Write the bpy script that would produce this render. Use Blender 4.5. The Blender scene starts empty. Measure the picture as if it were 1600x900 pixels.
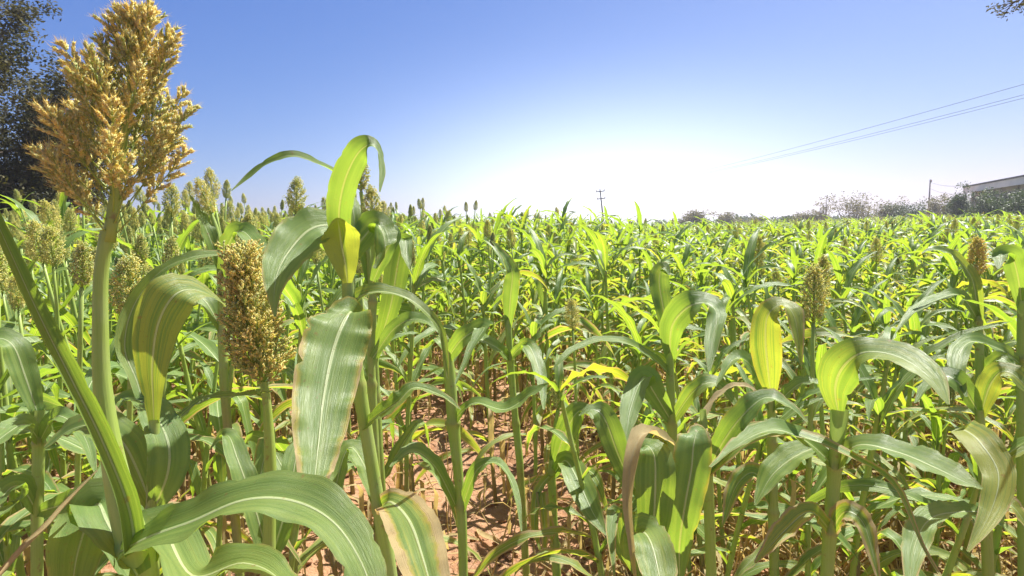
import bpy, math, random
import numpy as np
from mathutils import Vector, Matrix, noise

random.seed(7)
rnd = random.Random(11)
R = math.radians
scene = bpy.context.scene
COL = scene.collection

# ------------------------------------------------------------------ camera
CAM_H = 1.40
FPX = 889.0                       # focal length in photograph pixels (1600 wide)
PITCH = math.atan((450 - 357) / FPX)
ROLL = R(1.1)
CAM = Vector((0, 0, CAM_H))
F_ = Vector((0, math.cos(PITCH), -math.sin(PITCH)))
U0 = Vector((0, math.sin(PITCH), math.cos(PITCH)))
R0 = Vector((1, 0, 0))
RV = R0 * math.cos(ROLL) - U0 * math.sin(ROLL)
UV_ = R0 * math.sin(ROLL) + U0 * math.cos(ROLL)
cam = bpy.data.cameras.new('camera')
cam.sensor_width = 36
cam.lens = 36 * FPX / 1600
cam.clip_start = 0.02
cam.clip_end = 4000
cam.dof.use_dof = False
camo = bpy.data.objects.new('camera', cam)
COL.objects.link(camo)
m = Matrix((RV, UV_, -F_)).transposed().to_4x4()
m.translation = CAM
camo.matrix_world = m
scene.camera = camo

# ------------------------------------------------------------------ sky, sun, exposure
SUN_EL, SUN_AZ = 57.0, 43.0       # azimuth measured from +Y towards +X
scene.view_settings.view_transform = 'Standard'
scene.view_settings.look = 'None'
scene.view_settings.exposure = 1.27
scene.view_settings.gamma = 1.0
w = bpy.data.worlds.new("World")
scene.world = w
w.use_nodes = True
nt = w.node_tree
nt.nodes.clear()
N = nt.nodes.new
sky = N('ShaderNodeTexSky')
sky.sky_type = 'NISHITA'
sky.sun_disc = False
sky.sun_elevation = R(SUN_EL)
sky.sun_rotation = R(SUN_AZ)
sky.altitude = 300
sky.air_density = 1.0
sky.dust_density = 1.2
sky.ozone_density = 2.0
# haze low in the sky on the sun's side
tc = N('ShaderNodeTexCoord')
gdir = Vector((math.sin(R(9.0)), math.cos(R(9.0)), 0))
sep = N('ShaderNodeSeparateXYZ'); nt.links.new(tc.outputs['Generated'], sep.inputs[0])
dt = N('ShaderNodeVectorMath'); dt.operation = 'DOT_PRODUCT'
nt.links.new(tc.outputs['Generated'], dt.inputs[0]); dt.inputs[1].default_value = gdir
def mth(op, a, b=None, clamp=False, tree=nt):
    n = tree.nodes.new('ShaderNodeMath'); n.operation = op; n.use_clamp = clamp
    for i, v in enumerate((a, b)):
        if v is None: continue
        if isinstance(v, (int, float)): n.inputs[i].default_value = v
        else: tree.links.new(v, n.inputs[i])
    return n.outputs[0]
# tone curve per channel: a deeper, more violet blue than the raw sky model
sc_ = N('ShaderNodeSeparateColor'); nt.links.new(sky.outputs[0], sc_.inputs[0])
cc_ = N('ShaderNodeCombineColor')
for i, (g_, e_) in enumerate(((0.56, 1.38), (0.445, 1.10), (0.505, 0.72))):
    nt.links.new(mth('MULTIPLY', mth('POWER', mth('MULTIPLY', sc_.outputs[i], 0.1), e_), g_ * 10), cc_.inputs[i])
az = mth('POWER', mth('MAXIMUM', dt.outputs['Value'], 0.0), 18.0)
el = mth('MAXIMUM', mth('SUBTRACT', sep.outputs[2], 0.02), 0.0)
elf = mth('EXPONENT', mth('MULTIPLY', mth('MULTIPLY', el, el), -25.0))
glow = mth('MULTIPLY', az, elf)
gl = N('ShaderNodeMix'); gl.data_type = 'RGBA'; gl.blend_type = 'ADD'
gl.inputs[0].default_value = 1.0
gc = N('ShaderNodeVectorMath'); gc.operation = 'SCALE'
gc.inputs[0].default_value = (1.0, 1.02, 1.06)
nt.links.new(mth('MULTIPLY', glow, 3.2), gc.inputs['Scale'])
nt.links.new(cc_.outputs[0], gl.inputs[6]); nt.links.new(gc.outputs[0], gl.inputs[7])
bg = N('ShaderNodeBackground'); bg.inputs[1].default_value = 0.10
nt.links.new(gl.outputs[2], bg.inputs[0])
wo = N('ShaderNodeOutputWorld'); nt.links.new(bg.outputs[0], wo.inputs[0])

sl = bpy.data.lights.new('sun', 'SUN')
sl.energy = 5.0
sl.angle = R(0.5)
sl.color = (1.0, 0.955, 0.88)
so = bpy.data.objects.new('sun', sl); COL.objects.link(so)
sd = Vector((math.sin(R(SUN_AZ)) * math.cos(R(SUN_EL)), math.cos(R(SUN_AZ)) * math.cos(R(SUN_EL)), math.sin(R(SUN_EL))))
so.rotation_euler = sd.to_track_quat('Z', 'Y').to_euler()
so.location = (0, 0, 30)

cy = scene.cycles
cy.max_bounces = 9
cy.diffuse_bounces = 4
cy.glossy_bounces = 2
cy.transmission_bounces = 6
cy.transparent_max_bounces = 8
cy.use_denoising = True
cy.sample_clamp_indirect = 6

# ------------------------------------------------------------------ helpers
def P(px, py, d):
    return CAM + F_ * d + RV * ((px - 800) / FPX * d) + UV_ * ((450 - py) / FPX * d)

def smooth(a, b, x):
    t = min(1, max(0, (x - a) / (b - a)))
    return t * t * (3 - 2 * t)

def terrain(x, y):
    return 0.55 * smooth(8, 44, x) * smooth(12, 44, y) - 0.25 * smooth(60, 200, math.hypot(x, y)) * (1 - smooth(10, 60, x))

def pxof(x, y, z=0.0):
    v = Vector((x, y, z)) - CAM
    d = v.dot(F_)
    return 800 + FPX * v.dot(RV) / d, 450 - FPX * v.dot(UV_) / d, d

class MB:
    """collects vertices, faces, per-vertex uv and tone"""
    def __init__(s):
        s.v = []; s.f = []; s.uv = []; s.t = []; s.mi = []
    def add(s, vs, fs, uv=None, tone=(0, 0, 0), mi=0):
        o = len(s.v)
        s.v.extend(vs)
        s.f.extend([tuple(i + o for i in f) for f in fs])
        s.uv.extend(uv if uv is not None else [(0.5, 0.5)] * len(vs))
        if isinstance(tone, list): s.t.extend(tone)
        else: s.t.extend([tone] * len(vs))
        s.mi.extend([mi] * len(fs))
    def tube(s, pts, radii, n=8, tone=(0, 0, 0), cap=True, mi=0, v0=0, v1=1):
        pts = [Vector(p) for p in pts]
        k = len(pts)
        T = [(pts[min(i + 1, k - 1)] - pts[max(i - 1, 0)]).normalized() for i in range(k)]
        a = Vector((1, 0, 0)) if abs(T[0].x) < 0.8 else Vector((0, 1, 0))
        A = (a - T[0] * a.dot(T[0])).normalized()
        vs = []; uv = []
        for i in range(k):
            A = (A - T[i] * A.dot(T[i])).normalized()
            B = T[i].cross(A)
            for j in range(n):
                q = 2 * math.pi * j / n
                vs.append(pts[i] + (A * math.cos(q) + B * math.sin(q)) * radii[i])
                uv.append((j / n, v0 + (v1 - v0) * i / (k - 1)))
        fs = [(i * n + j, i * n + (j + 1) % n, (i + 1) * n + (j + 1) % n, (i + 1) * n + j) for i in range(k - 1) for j in range(n)]
        if cap:
            fs.append(tuple(range(n - 1, -1, -1))); fs.append(tuple((k - 1) * n + j for j in range(n)))
        s.add(vs, fs, uv, tone, mi)
    def box(s, x0, x1, y0, y1, z0, z1, M=None, tone=(0, 0, 0), mi=0):
        vs = [Vector((x, y, z)) for z in (z0, z1) for y in (y0, y1) for x in (x0, x1)]
        if M: vs = [M @ v for v in vs]
        s.add(vs, [(0, 2, 3, 1), (4, 5, 7, 6), (0, 1, 5, 4), (2, 6, 7, 3), (0, 4, 6, 2), (1, 3, 7, 5)], None, tone, mi)
    def mesh(s, name, mats, smooth_=True):
        me = bpy.data.meshes.new(name)
        me.from_pydata([tuple(v) for v in s.v], [], s.f)
        nl = len(me.loops)
        li = np.empty(nl, np.int32); me.loops.foreach_get('vertex_index', li)
        uvl = me.uv_layers.new(name='UVMap')
        uvl.data.foreach_set('uv', np.array(s.uv, np.float32)[li].ravel())
        ca = me.color_attributes.new('tone', 'FLOAT_COLOR', 'POINT')
        t = np.ones((len(s.v), 4), np.float32); t[:, :3] = np.array(s.t, np.float32)
        ca.data.foreach_set('color', t.ravel())
        if not isinstance(mats, (list, tuple)): mats = [mats]
        for mt in mats: me.materials.append(mt)
        if len(mats) > 1: me.polygons.foreach_set('material_index', np.array(s.mi, np.int32))
        me.polygons.foreach_set('use_smooth', np.full(len(me.polygons), smooth_, bool))
        me.update()
        return me

def link(name, me, parent=None, M=None, label=None, cat=None, group=None, kind=None):
    o = bpy.data.objects.new(name, me)
    COL.objects.link(o)
    if parent: o.parent = parent
    if M is not None: o.matrix_basis = M
    if label: o['label'] = label
    if cat: o['category'] = cat
    if group: o['group'] = group
    if kind: o['kind'] = kind
    return o

def empty(name, loc, rz=0, **kw):
    o = link(name, None, None, None, **kw)
    o.empty_display_size = 0.1
    o.location = loc; o.rotation_euler = (0, 0, rz)
    return o

# ------------------------------------------------------------------ materials
def mat(name):
    m_ = bpy.data.materials.new(name); m_.use_nodes = True
    t = m_.node_tree; t.nodes.clear()
    return m_, t

class NT:
    def __init__(s, t): s.t = t
    def n(s, typ, **kw):
        x = s.t.nodes.new(typ)
        for k, v in kw.items(): setattr(x, k, v)
        return x
    def l(s, a, b): s.t.links.new(a, b)
    def m(s, op, a, b=None, clamp=False): return mth(op, a, b, clamp, s.t)
    def mix(s, f, a, b, bt='MIX'):
        x = s.n('ShaderNodeMix', data_type='RGBA', blend_type=bt)
        for i, v in ((0, f), (6, a), (7, b)):
            if isinstance(v, (int, float)): x.inputs[i].default_value = v
            elif isinstance(v, tuple): x.inputs[i].default_value = (*v, 1)
            else: s.l(v, x.inputs[i])
        return x.outputs[2]
    def noise(s, scale, detail=2, vec=None, rough=0.5):
        x = s.n('ShaderNodeTexNoise'); x.inputs['Scale'].default_value = scale
        x.inputs['Detail'].default_value = detail; x.inputs['Roughness'].default_value = rough
        if vec is not None: s.l(vec, x.inputs['Vector'])
        return x.outputs['Fac']
    def rng(s, v, a, b, c=0.0, d=1.0, sm=True):
        x = s.n('ShaderNodeMapRange', interpolation_type='SMOOTHSTEP' if sm else 'LINEAR')
        s.l(v, x.inputs[0])
        for i, q in zip((1, 2, 3, 4), (a, b, c, d)): x.inputs[i].default_value = q
        return x.outputs[0]
    def comb(s, x, y, z):
        c = s.n('ShaderNodeCombineXYZ')
        for i, q in enumerate((x, y, z)):
            if isinstance(q, (int, float)): c.inputs[i].default_value = q
            else: s.l(q, c.inputs[i])
        return c.outputs[0]

def leaf_material():
    m_, t = mat('sorghum_leaf'); k = NT(t)
    uv = k.n('ShaderNodeUVMap', uv_map='UVMap')
    sp = k.n('ShaderNodeSeparateXYZ'); k.l(uv.outputs[0], sp.inputs[0])
    u, v = sp.outputs[0], sp.outputs[1]
    at = k.n('ShaderNodeAttribute', attribute_name='tone')
    ts = k.n('ShaderNodeSeparateXYZ'); k.l(at.outputs['Vector'], ts.inputs[0])
    yel, dry, rr = ts.outputs
    oi = k.n('ShaderNodeObjectInfo').outputs['Random']
    off = k.m('ADD', k.m('MULTIPLY', oi, 37.0), k.m('MULTIPLY', rr, 91.0))
    c = k.m('ABSOLUTE', k.m('SUBTRACT', u, 0.5))
    # midrib, narrowing to the tip
    wmid = k.m('MULTIPLY', k.m('SUBTRACT', 1.15, v), 0.044)
    rib = k.m('SUBTRACT', 1.0, k.m('DIVIDE', c, wmid), True)
    rib = k.rng(rib, 0.0, 0.45)
    fine = k.noise(1.0, 3, k.comb(k.m('MULTIPLY', u, 95.0), k.m('MULTIPLY', v, 2.0), off), 0.65)
    broad = k.noise(1.0, 2, k.comb(k.m('MULTIPLY', u, 9.0), k.m('MULTIPLY', v, 1.2), off))
    blot = k.noise(1.0, 4, k.comb(k.m('MULTIPLY', u, 4.0), k.m('MULTIPLY', v, 14.0), off), 0.6)
    g1 = k.mix(k.rng(broad, 0.3, 0.72), (0.120, 0.215, 0.032), (0.260, 0.370, 0.085))
    g1 = k.mix(k.m('MULTIPLY', oi, 0.45), g1, (0.160, 0.290, 0.085))
    g1 = k.mix(k.rng(fine, 0.42, 0.7, 0, 0.25), g1, (0.20, 0.31, 0.11))
    # yellowing runs between the veins
    sn = k.noise(1.0, 2, k.comb(k.m('MULTIPLY', u, 26.0), k.m('MULTIPLY', v, 1.1), off), 0.6)
    stripe = k.rng(k.m('ADD', k.m('ADD', k.m('MULTIPLY', broad, 0.5), k.m('MULTIPLY', sn, 0.75)), k.m('MULTIPLY', yel, 0.42)), 0.80, 0.98)
    stripe = k.m('MULTIPLY', stripe, k.rng(yel, 0.02, 0.3))
    g2 = k.mix(stripe, g1, (0.34, 0.38, 0.07))
    g2 = k.mix(k.m('MULTIPLY', rib, 0.8), g2, (0.56, 0.62, 0.34))
    # dead tissue from the margins and the tip inwards
    edge = k.m('ADD', k.m('MULTIPLY', c, 2.0), k.m('MULTIPLY', k.m('SUBTRACT', blot, 0.5), 0.55))
    edge = k.m('ADD', edge, k.m('MULTIPLY', k.m('POWER', v, 3.0), 0.35))
    edge = k.m('ADD', edge, k.m('MULTIPLY', dry, 1.35))
    dm = k.rng(edge, 1.13, 1.24)
    pre = k.rng(edge, 0.96, 1.16)
    g3 = k.mix(k.m('MULTIPLY', pre, k.rng(dry, 0.0, 0.12)), g2, (0.42, 0.36, 0.07))
    tan = k.mix(fine, (0.46, 0.31, 0.12), (0.72, 0.58, 0.32))
    tan = k.mix(k.rng(blot, 0.5, 0.75, 0, 0.6), tan, (0.32, 0.16, 0.06))
    dm = k.m('MULTIPLY', dm, k.rng(dry, 0.0, 0.05))
    base = k.mix(dm, g3, tan)
    # tiny spots
    spt = k.noise(1.0, 1, k.comb(k.m('MULTIPLY', u, 26.0), k.m('MULTIPLY', v, 150.0), off))
    base = k.mix(k.rng(spt, 0.68, 0.75, 0, 0.7), base, (0.20, 0.13, 0.04))
    tex = k.n('ShaderNodeTexCoord')
    dust = k.noise(9.0, 5, tex.outputs['Object'], 0.65)
    base = k.mix(k.rng(dust, 0.48, 0.75, 0, 0.20), base, (0.34, 0.40, 0.16))
    rust = k.noise(70.0, 2, tex.outputs['Object'], 0.5)
    base = k.mix(k.rng(rust, 0.70, 0.76, 0, 0.55), base, (0.30, 0.15, 0.05))
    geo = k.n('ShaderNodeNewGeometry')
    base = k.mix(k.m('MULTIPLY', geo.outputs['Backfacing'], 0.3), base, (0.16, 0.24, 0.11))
    bump = k.n('ShaderNodeBump'); bump.inputs['Strength'].default_value = 0.6; bump.inputs['Distance'].default_value = 0.002
    k.l(k.m('ADD', k.m('MULTIPLY', fine, 0.8), k.m('MULTIPLY', rib, -0.9)), bump.inputs['Height'])
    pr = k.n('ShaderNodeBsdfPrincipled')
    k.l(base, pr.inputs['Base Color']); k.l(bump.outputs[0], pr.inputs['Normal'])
    k.l(k.m('ADD', 0.38, k.m('MULTIPLY', dm, 0.35)), pr.inputs['Roughness'])
    pr.inputs['Specular IOR Level'].default_value = 0.40
    tr = k.n('ShaderNodeBsdfTranslucent')
    tcol = k.mix(1.0, base, (1.95, 1.80, 0.50), 'MULTIPLY')
    tcol = k.mix(k.m('MULTIPLY', dm, 0.8), tcol, (0.55, 0.40, 0.16))
    k.l(tcol, tr.inputs[0]); k.l(bump.outputs[0], tr.inputs['Normal'])
    mx = k.n('ShaderNodeMixShader')
    k.l(k.m('SUBTRACT', 0.48, k.m('MULTIPLY', rib, 0.2)), mx.inputs[0])
    k.l(pr.outputs[0], mx.inputs[1]); k.l(tr.outputs[0], mx.inputs[2])
    out = k.n('ShaderNodeOutputMaterial'); k.l(mx.outputs[0], out.inputs[0])
    return m_

def stalk_material():
    m_, t = mat('sorghum_stalk'); k = NT(t)
    uv = k.n('ShaderNodeUVMap', uv_map='UVMap')
    sp = k.n('ShaderNodeSeparateXYZ'); k.l(uv.outputs[0], sp.inputs[0])
    at = k.n('ShaderNodeAttribute', attribute_name='tone')
    ts = k.n('ShaderNodeSeparateXYZ'); k.l(at.outputs['Vector'], ts.inputs[0])
    fine = k.noise(1.0, 3, k.comb(k.m('MULTIPLY', sp.outputs[0], 34.0), k.m('MULTIPLY', sp.outputs[1], 6.0), ts.outputs[2]), 0.6)
    tex = k.n('ShaderNodeTexCoord')
    blot = k.noise(14.0, 4, tex.outputs['Object'], 0.6)
    g = k.mix(fine, (0.27, 0.40, 0.06), (0.45, 0.58, 0.13))
    g = k.mix(k.rng(blot, 0.45, 0.7, 0, 0.5), g, (0.42, 0.50, 0.22))
    g = k.mix(ts.outputs[0], g, (0.42, 0.50, 0.10))
    br = k.mix(fine, (0.20, 0.115, 0.05), (0.47, 0.34, 0.18))
    g = k.mix(k.rng(k.noise(38.0, 4, tex.outputs['Object'], 0.7), 0.60, 0.72, 0, 0.65), g, (0.30, 0.17, 0.07))
    g = k.mix(ts.outputs[1], g, br)
    b = k.n('ShaderNodeBump'); b.inputs['Strength'].default_value = 0.3; b.inputs['Distance'].default_value = 0.002
    k.l(fine, b.inputs['Height'])
    pr = k.n('ShaderNodeBsdfPrincipled'); k.l(g, pr.inputs['Base Color']); k.l(b.outputs[0], pr.inputs['Normal'])
    pr.inputs['Roughness'].default_value = 0.45
    tr = k.n('ShaderNodeBsdfTranslucent'); k.l(g, tr.inputs[0])
    mx = k.n('ShaderNodeMixShader'); mx.inputs[0].default_value = 0.30
    k.l(pr.outputs[0], mx.inputs[1]); k.l(tr.outputs[0], mx.inputs[2])
    out = k.n('ShaderNodeOutputMaterial'); k.l(mx.outputs[0], out.inputs[0])
    return m_

def grain_material():
    # tone: r = 0 green .. 1 brown, g = lightness, b = random
    m_, t = mat('sorghum_grain'); k = NT(t)
    at = k.n('ShaderNodeAttribute', attribute_name='tone')
    ts = k.n('ShaderNodeSeparateXYZ'); k.l(at.outputs['Vector'], ts.inputs[0])
    cr = k.n('ShaderNodeValToRGB')
    cr.color_ramp.elements[0].position = 0.0; cr.color_ramp.elements[0].color = (0.42, 0.50, 0.17, 1)
    cr.color_ramp.elements[1].position = 1.0; cr.color_ramp.elements[1].color = (0.50, 0.31, 0.11, 1)
    for p_, c_ in ((0.3, (0.76, 0.72, 0.27)), (0.55, (0.86, 0.71, 0.25)), (0.8, (0.78, 0.56, 0.18))):
        e = cr.color_ramp.elements.new(p_); e.color = (*c_, 1)
    k.l(ts.outputs[0], cr.inputs[0])
    base = k.mix(k.m('MULTIPLY', ts.outputs[1], 0.7), cr.outputs[0], (0.90, 0.84, 0.58))
    pr = k.n('ShaderNodeBsdfPrincipled'); k.l(base, pr.inputs['Base Color'])
    pr.inputs['Roughness'].default_value = 0.55
    tr = k.n('ShaderNodeBsdfTranslucent'); k.l(k.mix(1.0, base, (1.15, 1.15, 0.62), 'MULTIPLY'), tr.inputs[0])
    mx = k.n('ShaderNodeMixShader'); mx.inputs[0].default_value = 0.5
    k.l(pr.outputs[0], mx.inputs[1]); k.l(tr.outputs[0], mx.inputs[2])
    out = k.n('ShaderNodeOutputMaterial'); k.l(mx.outputs[0], out.inputs[0])
    return m_

def soil_material():
    m_, t = mat('red_soil'); k = NT(t)
    tex = k.n('ShaderNodeTexCoord'); o = tex.outputs['Object']
    n1 = k.noise(1.3, 6, o, 0.6); n2 = k.noise(28, 5, o, 0.7); n3 = k.noise(140, 3, o, 0.7)
    c = k.mix(k.rng(n1, 0.3, 0.7), (0.27, 0.125, 0.060), (0.50, 0.285, 0.155))
    c = k.mix(k.rng(n2, 0.35, 0.7, 0, 0.75), c, (0.50, 0.31, 0.20))
    c = k.mix(k.rng(n3, 0.5, 0.75, 0, 0.6), c, (0.13, 0.06, 0.035))
    b = k.n('ShaderNodeBump'); b.inputs['Strength'].default_value = 0.9; b.inputs['Distance'].default_value = 0.03
    k.l(k.m('ADD', n2, k.m('MULTIPLY', n3, 0.4)), b.inputs['Height'])
    pr = k.n('ShaderNodeBsdfPrincipled'); k.l(c, pr.inputs['Base Color']); k.l(b.outputs[0], pr.inputs['Normal'])
    pr.inputs['Roughness'].default_value = 0.95; pr.inputs['Specular IOR Level'].default_value = 0.15
    out = k.n('ShaderNodeOutputMaterial'); k.l(pr.outputs[0], out.inputs[0])
    return m_

def plain(name, ca, cb, scale=8, rough=0.8, bump=0.2, trans=0.0, metal=0.0, stretch=None):
    m_, t = mat(name); k = NT(t)
    tex = k.n('ShaderNodeTexCoord'); o = tex.outputs['Object']
    if stretch:
        mp = k.n('ShaderNodeMapping'); mp.inputs['Scale'].default_value = stretch
        k.l(o, mp.inputs[0]); o = mp.outputs[0]
    at = k.n('ShaderNodeAttribute', attribute_name='tone')
    ts = k.n('ShaderNodeSeparateXYZ'); k.l(at.outputs['Vector'], ts.inputs[0])
    n1 = k.noise(scale, 5, o, 0.65)
    f = k.m('ADD', k.rng(n1, 0.3, 0.7), k.m('MULTIPLY', k.m('SUBTRACT', ts.outputs[2], 0.5), 0.5), True)
    c = k.mix(f, ca, cb)
    b = k.n('ShaderNodeBump'); b.inputs['Strength'].default_value = bump; b.inputs['Distance'].default_value = 0.02
    k.l(n1, b.inputs['Height'])
    pr = k.n('ShaderNodeBsdfPrincipled'); k.l(c, pr.inputs['Base Color']); k.l(b.outputs[0], pr.inputs['Normal'])
    pr.inputs['Roughness'].default_value = rough; pr.inputs['Metallic'].default_value = metal
    out = k.n('ShaderNodeOutputMaterial')
    if trans > 0:
        tr = k.n('ShaderNodeBsdfTranslucent'); k.l(k.mix(1.0, c, (1.6, 1.6, 0.7), 'MULTIPLY'), tr.inputs[0])
        mx = k.n('ShaderNodeMixShader'); mx.inputs[0].default_value = trans
        k.l(pr.outputs[0], mx.inputs[1]); k.l(tr.outputs[0], mx.inputs[2]); k.l(mx.outputs[0], out.inputs[0])
    else:
        k.l(pr.outputs[0], out.inputs[0])
    return m_

M_LEAF = leaf_material()
M_STALK = stalk_material()
M_GRAIN = grain_material()
M_SOIL = soil_material()
M_STRAW = plain('dry_straw', (0.34, 0.22, 0.11), (0.60, 0.47, 0.29), 30, 0.7, 0.3, 0.2)
M_BARK = plain('bark', (0.05, 0.035, 0.025), (0.13, 0.10, 0.075), 9, 0.9, 0.6)
M_TREELEAF = plain('tree_leaf', (0.028, 0.034, 0.010), (0.12, 0.105, 0.036), 1.2, 0.85, 0.0, 0.25)
M_BUSHLEAF = plain('bush_leaf', (0.030, 0.062, 0.020), (0.080, 0.12, 0.038), 1.5, 0.55, 0.0, 0.25)
M_DRYBUSH = plain('dry_bush_leaf', (0.09, 0.10, 0.045), (0.22, 0.20, 0.11), 1.5, 0.7, 0.0, 0.25)
M_CONC = plain('weathered_concrete', (0.30, 0.28, 0.25), (0.44, 0.42, 0.38), 3, 0.9, 0.2)
M_WALL = plain('plaster_wall', (0.30, 0.30, 0.31), (0.42, 0.41, 0.41), 0.8, 0.9, 0.2)
M_ROOF = plain('roof_sheet', (0.62, 0.62, 0.60), (0.78, 0.77, 0.74), 0.7, 0.55, 0.05)
M_DARK = plain('dark_opening', (0.03, 0.03, 0.03), (0.06, 0.055, 0.05), 2, 0.6, 0.0)
M_RIDGE = plain('dark_ridge', (0.07, 0.07, 0.075), (0.12, 0.12, 0.12), 2, 0.7, 0.0)
M_IRON = plain('galvanised_iron', (0.16, 0.16, 0.17), (0.26, 0.26, 0.27), 12, 0.5, 0.05, 0, 0.7)
M_WIRE = plain('wire', (0.10, 0.10, 0.11), (0.15, 0.15, 0.16), 2, 0.5, 0.0)
M_CERAM = plain('insulator_ceramic', (0.25, 0.12, 0.08), (0.30, 0.15, 0.10), 2, 0.3, 0.0)

# ------------------------------------------------------------------ leaf, stalk and panicle shapes
def sheet(mb, pts, S, Nn, wid, cup, ripple, tone, nx=4, rfreq=5.0, seed=0, vstart=0.0, mi=0, tear=0):
    """leaf blade: pts = centre line, S = width directions, Nn = normals, wid = widths, cup = fold depth"""
    rr = random.Random(seed)
    ph1, ph2 = rr.uniform(0, 6.28), rr.uniform(0, 6.28)
    f1, f2 = rfreq * rr.uniform(0.8, 1.2), rfreq * rr.uniform(0.8, 1.3)
    k = len(pts); vs = []; uv = []
    for i in range(k):
        t = i / (k - 1)
        for j in range(nx + 1):
            u = j / nx * 2 - 1
            a = abs(u)
            amp = ripple[i] * a ** 1.5 * (math.sin(6.283 * f1 * t + ph1) if u < 0 else math.sin(6.283 * f2 * t + ph2))
            amp += ripple[i] * 0.45 * a ** 2 * math.sin(6.283 * (f1 * 2.3) * t + (ph2 if u < 0 else ph1))
            h = wid[i] * 0.5
            if tear and a > .99 and 2 < i < k - 2 and rr.random() < tear: h *= rr.uniform(.80, .93)
            x = u * h * math.cos(cup[i] * a)
            z = a * h * math.sin(cup[i])
            vs.append(pts[i] + S[i] * x + Nn[i] * (z + amp))
            uv.append(((u + 1) / 2, vstart + (1 - vstart) * t))
    n = nx + 1
    fs = [(i * n + j, i * n + j + 1, (i + 1) * n + j + 1, (i + 1) * n + j) for i in range(k - 1) for j in range(nx)]
    mb.add(vs, fs, uv, tone, mi)

def wprof(t, base=0.42, peak=0.32, tip=1.0):
    if t < peak:
        return base + (1 - base) * math.sin(t / peak * math.pi / 2)
    q = (t - peak) / (1 - peak)
    return max(0.012, (1 - q ** 2.1) ** 0.95)

def leaf_shape(seed, L, W, a0, a1, kink=None, drift=0, twist=0, ripple=0.010, tone=(0, 0, 0), nseg=15, nx=4, ragged=0):
    """leaf growing out of the origin along +X"""
    r = random.Random(seed)
    mb = MB(); pts = []; S = []; Nn = []; wd = []; cup = []; rp = []
    p = Vector((0.004, 0, 0)); ds = L / nseg; azm = 0.0
    pw = r.uniform(0.8, 1.5)
    for i in range(nseg + 1):
        t = i / nseg
        if kink and t > kink[0]:
            a = kink[1]
        else:
            a = a0 + (a1 - a0) * t ** pw
        if kink:
            q = smooth(kink[0] - 0.06, kink[0] + 0.06, t)
            a = (a0 + (a1 - a0) * t ** pw) * (1 - q) + kink[1] * q
        azm = drift * t * t
        d = Vector((math.cos(R(a)) * math.cos(R(azm)), math.cos(R(a)) * math.sin(R(azm)), math.sin(R(a))))
        pts.append(p.copy())
        side = Vector((-math.sin(R(azm)), math.cos(R(azm)), 0))
        up = d.cross(side) * -1
        up = side.cross(d) if side.cross(d).dot(Vector((-math.sin(R(a)), 0, math.cos(R(a))))) > 0 else d.cross(side)
        tw = R(twist) * smooth(0.15, 1.0, t)
        s2 = side * math.cos(tw) + up * math.sin(tw)
        n2 = up * math.cos(tw) - side * math.sin(tw)
        S.append(s2); Nn.append(n2)
        wv = W * wprof(t)
        if ragged: wv *= 1 - ragged * r.random()
        wd.append(wv)
        cup.append(R(62) * (1 - smooth(0, 0.22, t)) + R(16 + 8 * math.sin(t * 5 + seed)))
        rp.append(ripple * smooth(0.04, 0.25, t) * (1 - 0.6 * t))
        p = p + d * ds
    sheet(mb, pts, S, Nn, wd, cup, rp, tone, nx, r.uniform(3.0, 5.5), seed)
    return mb

def stalk_shape(seed, H, r0, r1, nodes, lean, headed, dryto=0.45):
    """returns mesh builder and a function height fraction -> point"""
    r = random.Random(seed)
    mb = MB()
    lx, ly = lean
    wob = r.uniform(-0.02, 0.02), r.uniform(-0.02, 0.02)
    def at(f):
        g = max(0.0, f) ** 1.6
        return Vector((lx * g + wob[0] * math.sin(f * 4), ly * g + wob[1] * math.sin(f * 5), H * f))
    fr = [-0.02 / H]; rad = [r0 * 1.15]
    full = [0.0] + list(nodes) + [1.0]
    for a, b in zip(full[:-1], full[1:]):
        rr = lambda f: r0 + (r1 - r0) * max(0, f) ** 1.3
        e = 0.006 / H
        if a > 0:
            fr += [a - e, a, a + e]; rad += [rr(a) * 0.98, rr(a) * 1.32, rr(a) * 1.08]
        mid = a + (b - a) * 0.55
        fr += [mid]; rad += [rr(mid) * 1.10]
    fr += [1.0]; rad += [r1]
    tones = []
    for f in fr:
        d = max(0, min(1, (dryto - f) / 0.12)) * 0.85
        tones += [(0.1 + 0.4 * r.random(), d, r.random())] * 7
    mb.tube([at(f) for f in fr], rad, 7, (0, 0, 0), True)
    mb.t = tones
    return mb, at

OCT = [(1, 0, 0), (0, 1, 0), (-1, 0, 0), (0, -1, 0)]
def grain(mb, c, d, ln, wd, tone, r, mi=0, awn=0.0):
    d = d.normalized()
    a = d.orthogonal().normalized()
    a.rotate(Matrix.Rotation(r.uniform(0, 3), 3, d))
    b = d.cross(a)
    m_ = c + d * ln * 0.42
    vs = [c, m_ + a * wd, m_ + b * wd * 0.8, m_ - a * wd, m_ - b * wd * 0.8, c + d * ln]
    fs = [(0, 2, 1), (0, 3, 2), (0, 4, 3), (0, 1, 4), (5, 1, 2), (5, 2, 3), (5, 3, 4), (5, 4, 1)]
    mb.add(vs, fs, None, tone, mi)
    if awn > 0:
        dd = (d + Vector((r.uniform(-.3, .3), r.uniform(-.3, .3), r.uniform(-.1, .4)))).normalized()
        tip = c + d * ln * 0.9 + dd * awn
        q = c + d * ln * 0.85
        wv = a * 0.00016
        wb = b * 0.00016
        mb.add([q - wv, q + wv, tip, q + wb, q - wb], [(0, 1, 2), (3, 4, 2)], None, (0.82, 0.25, tone[2]), mi)

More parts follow.
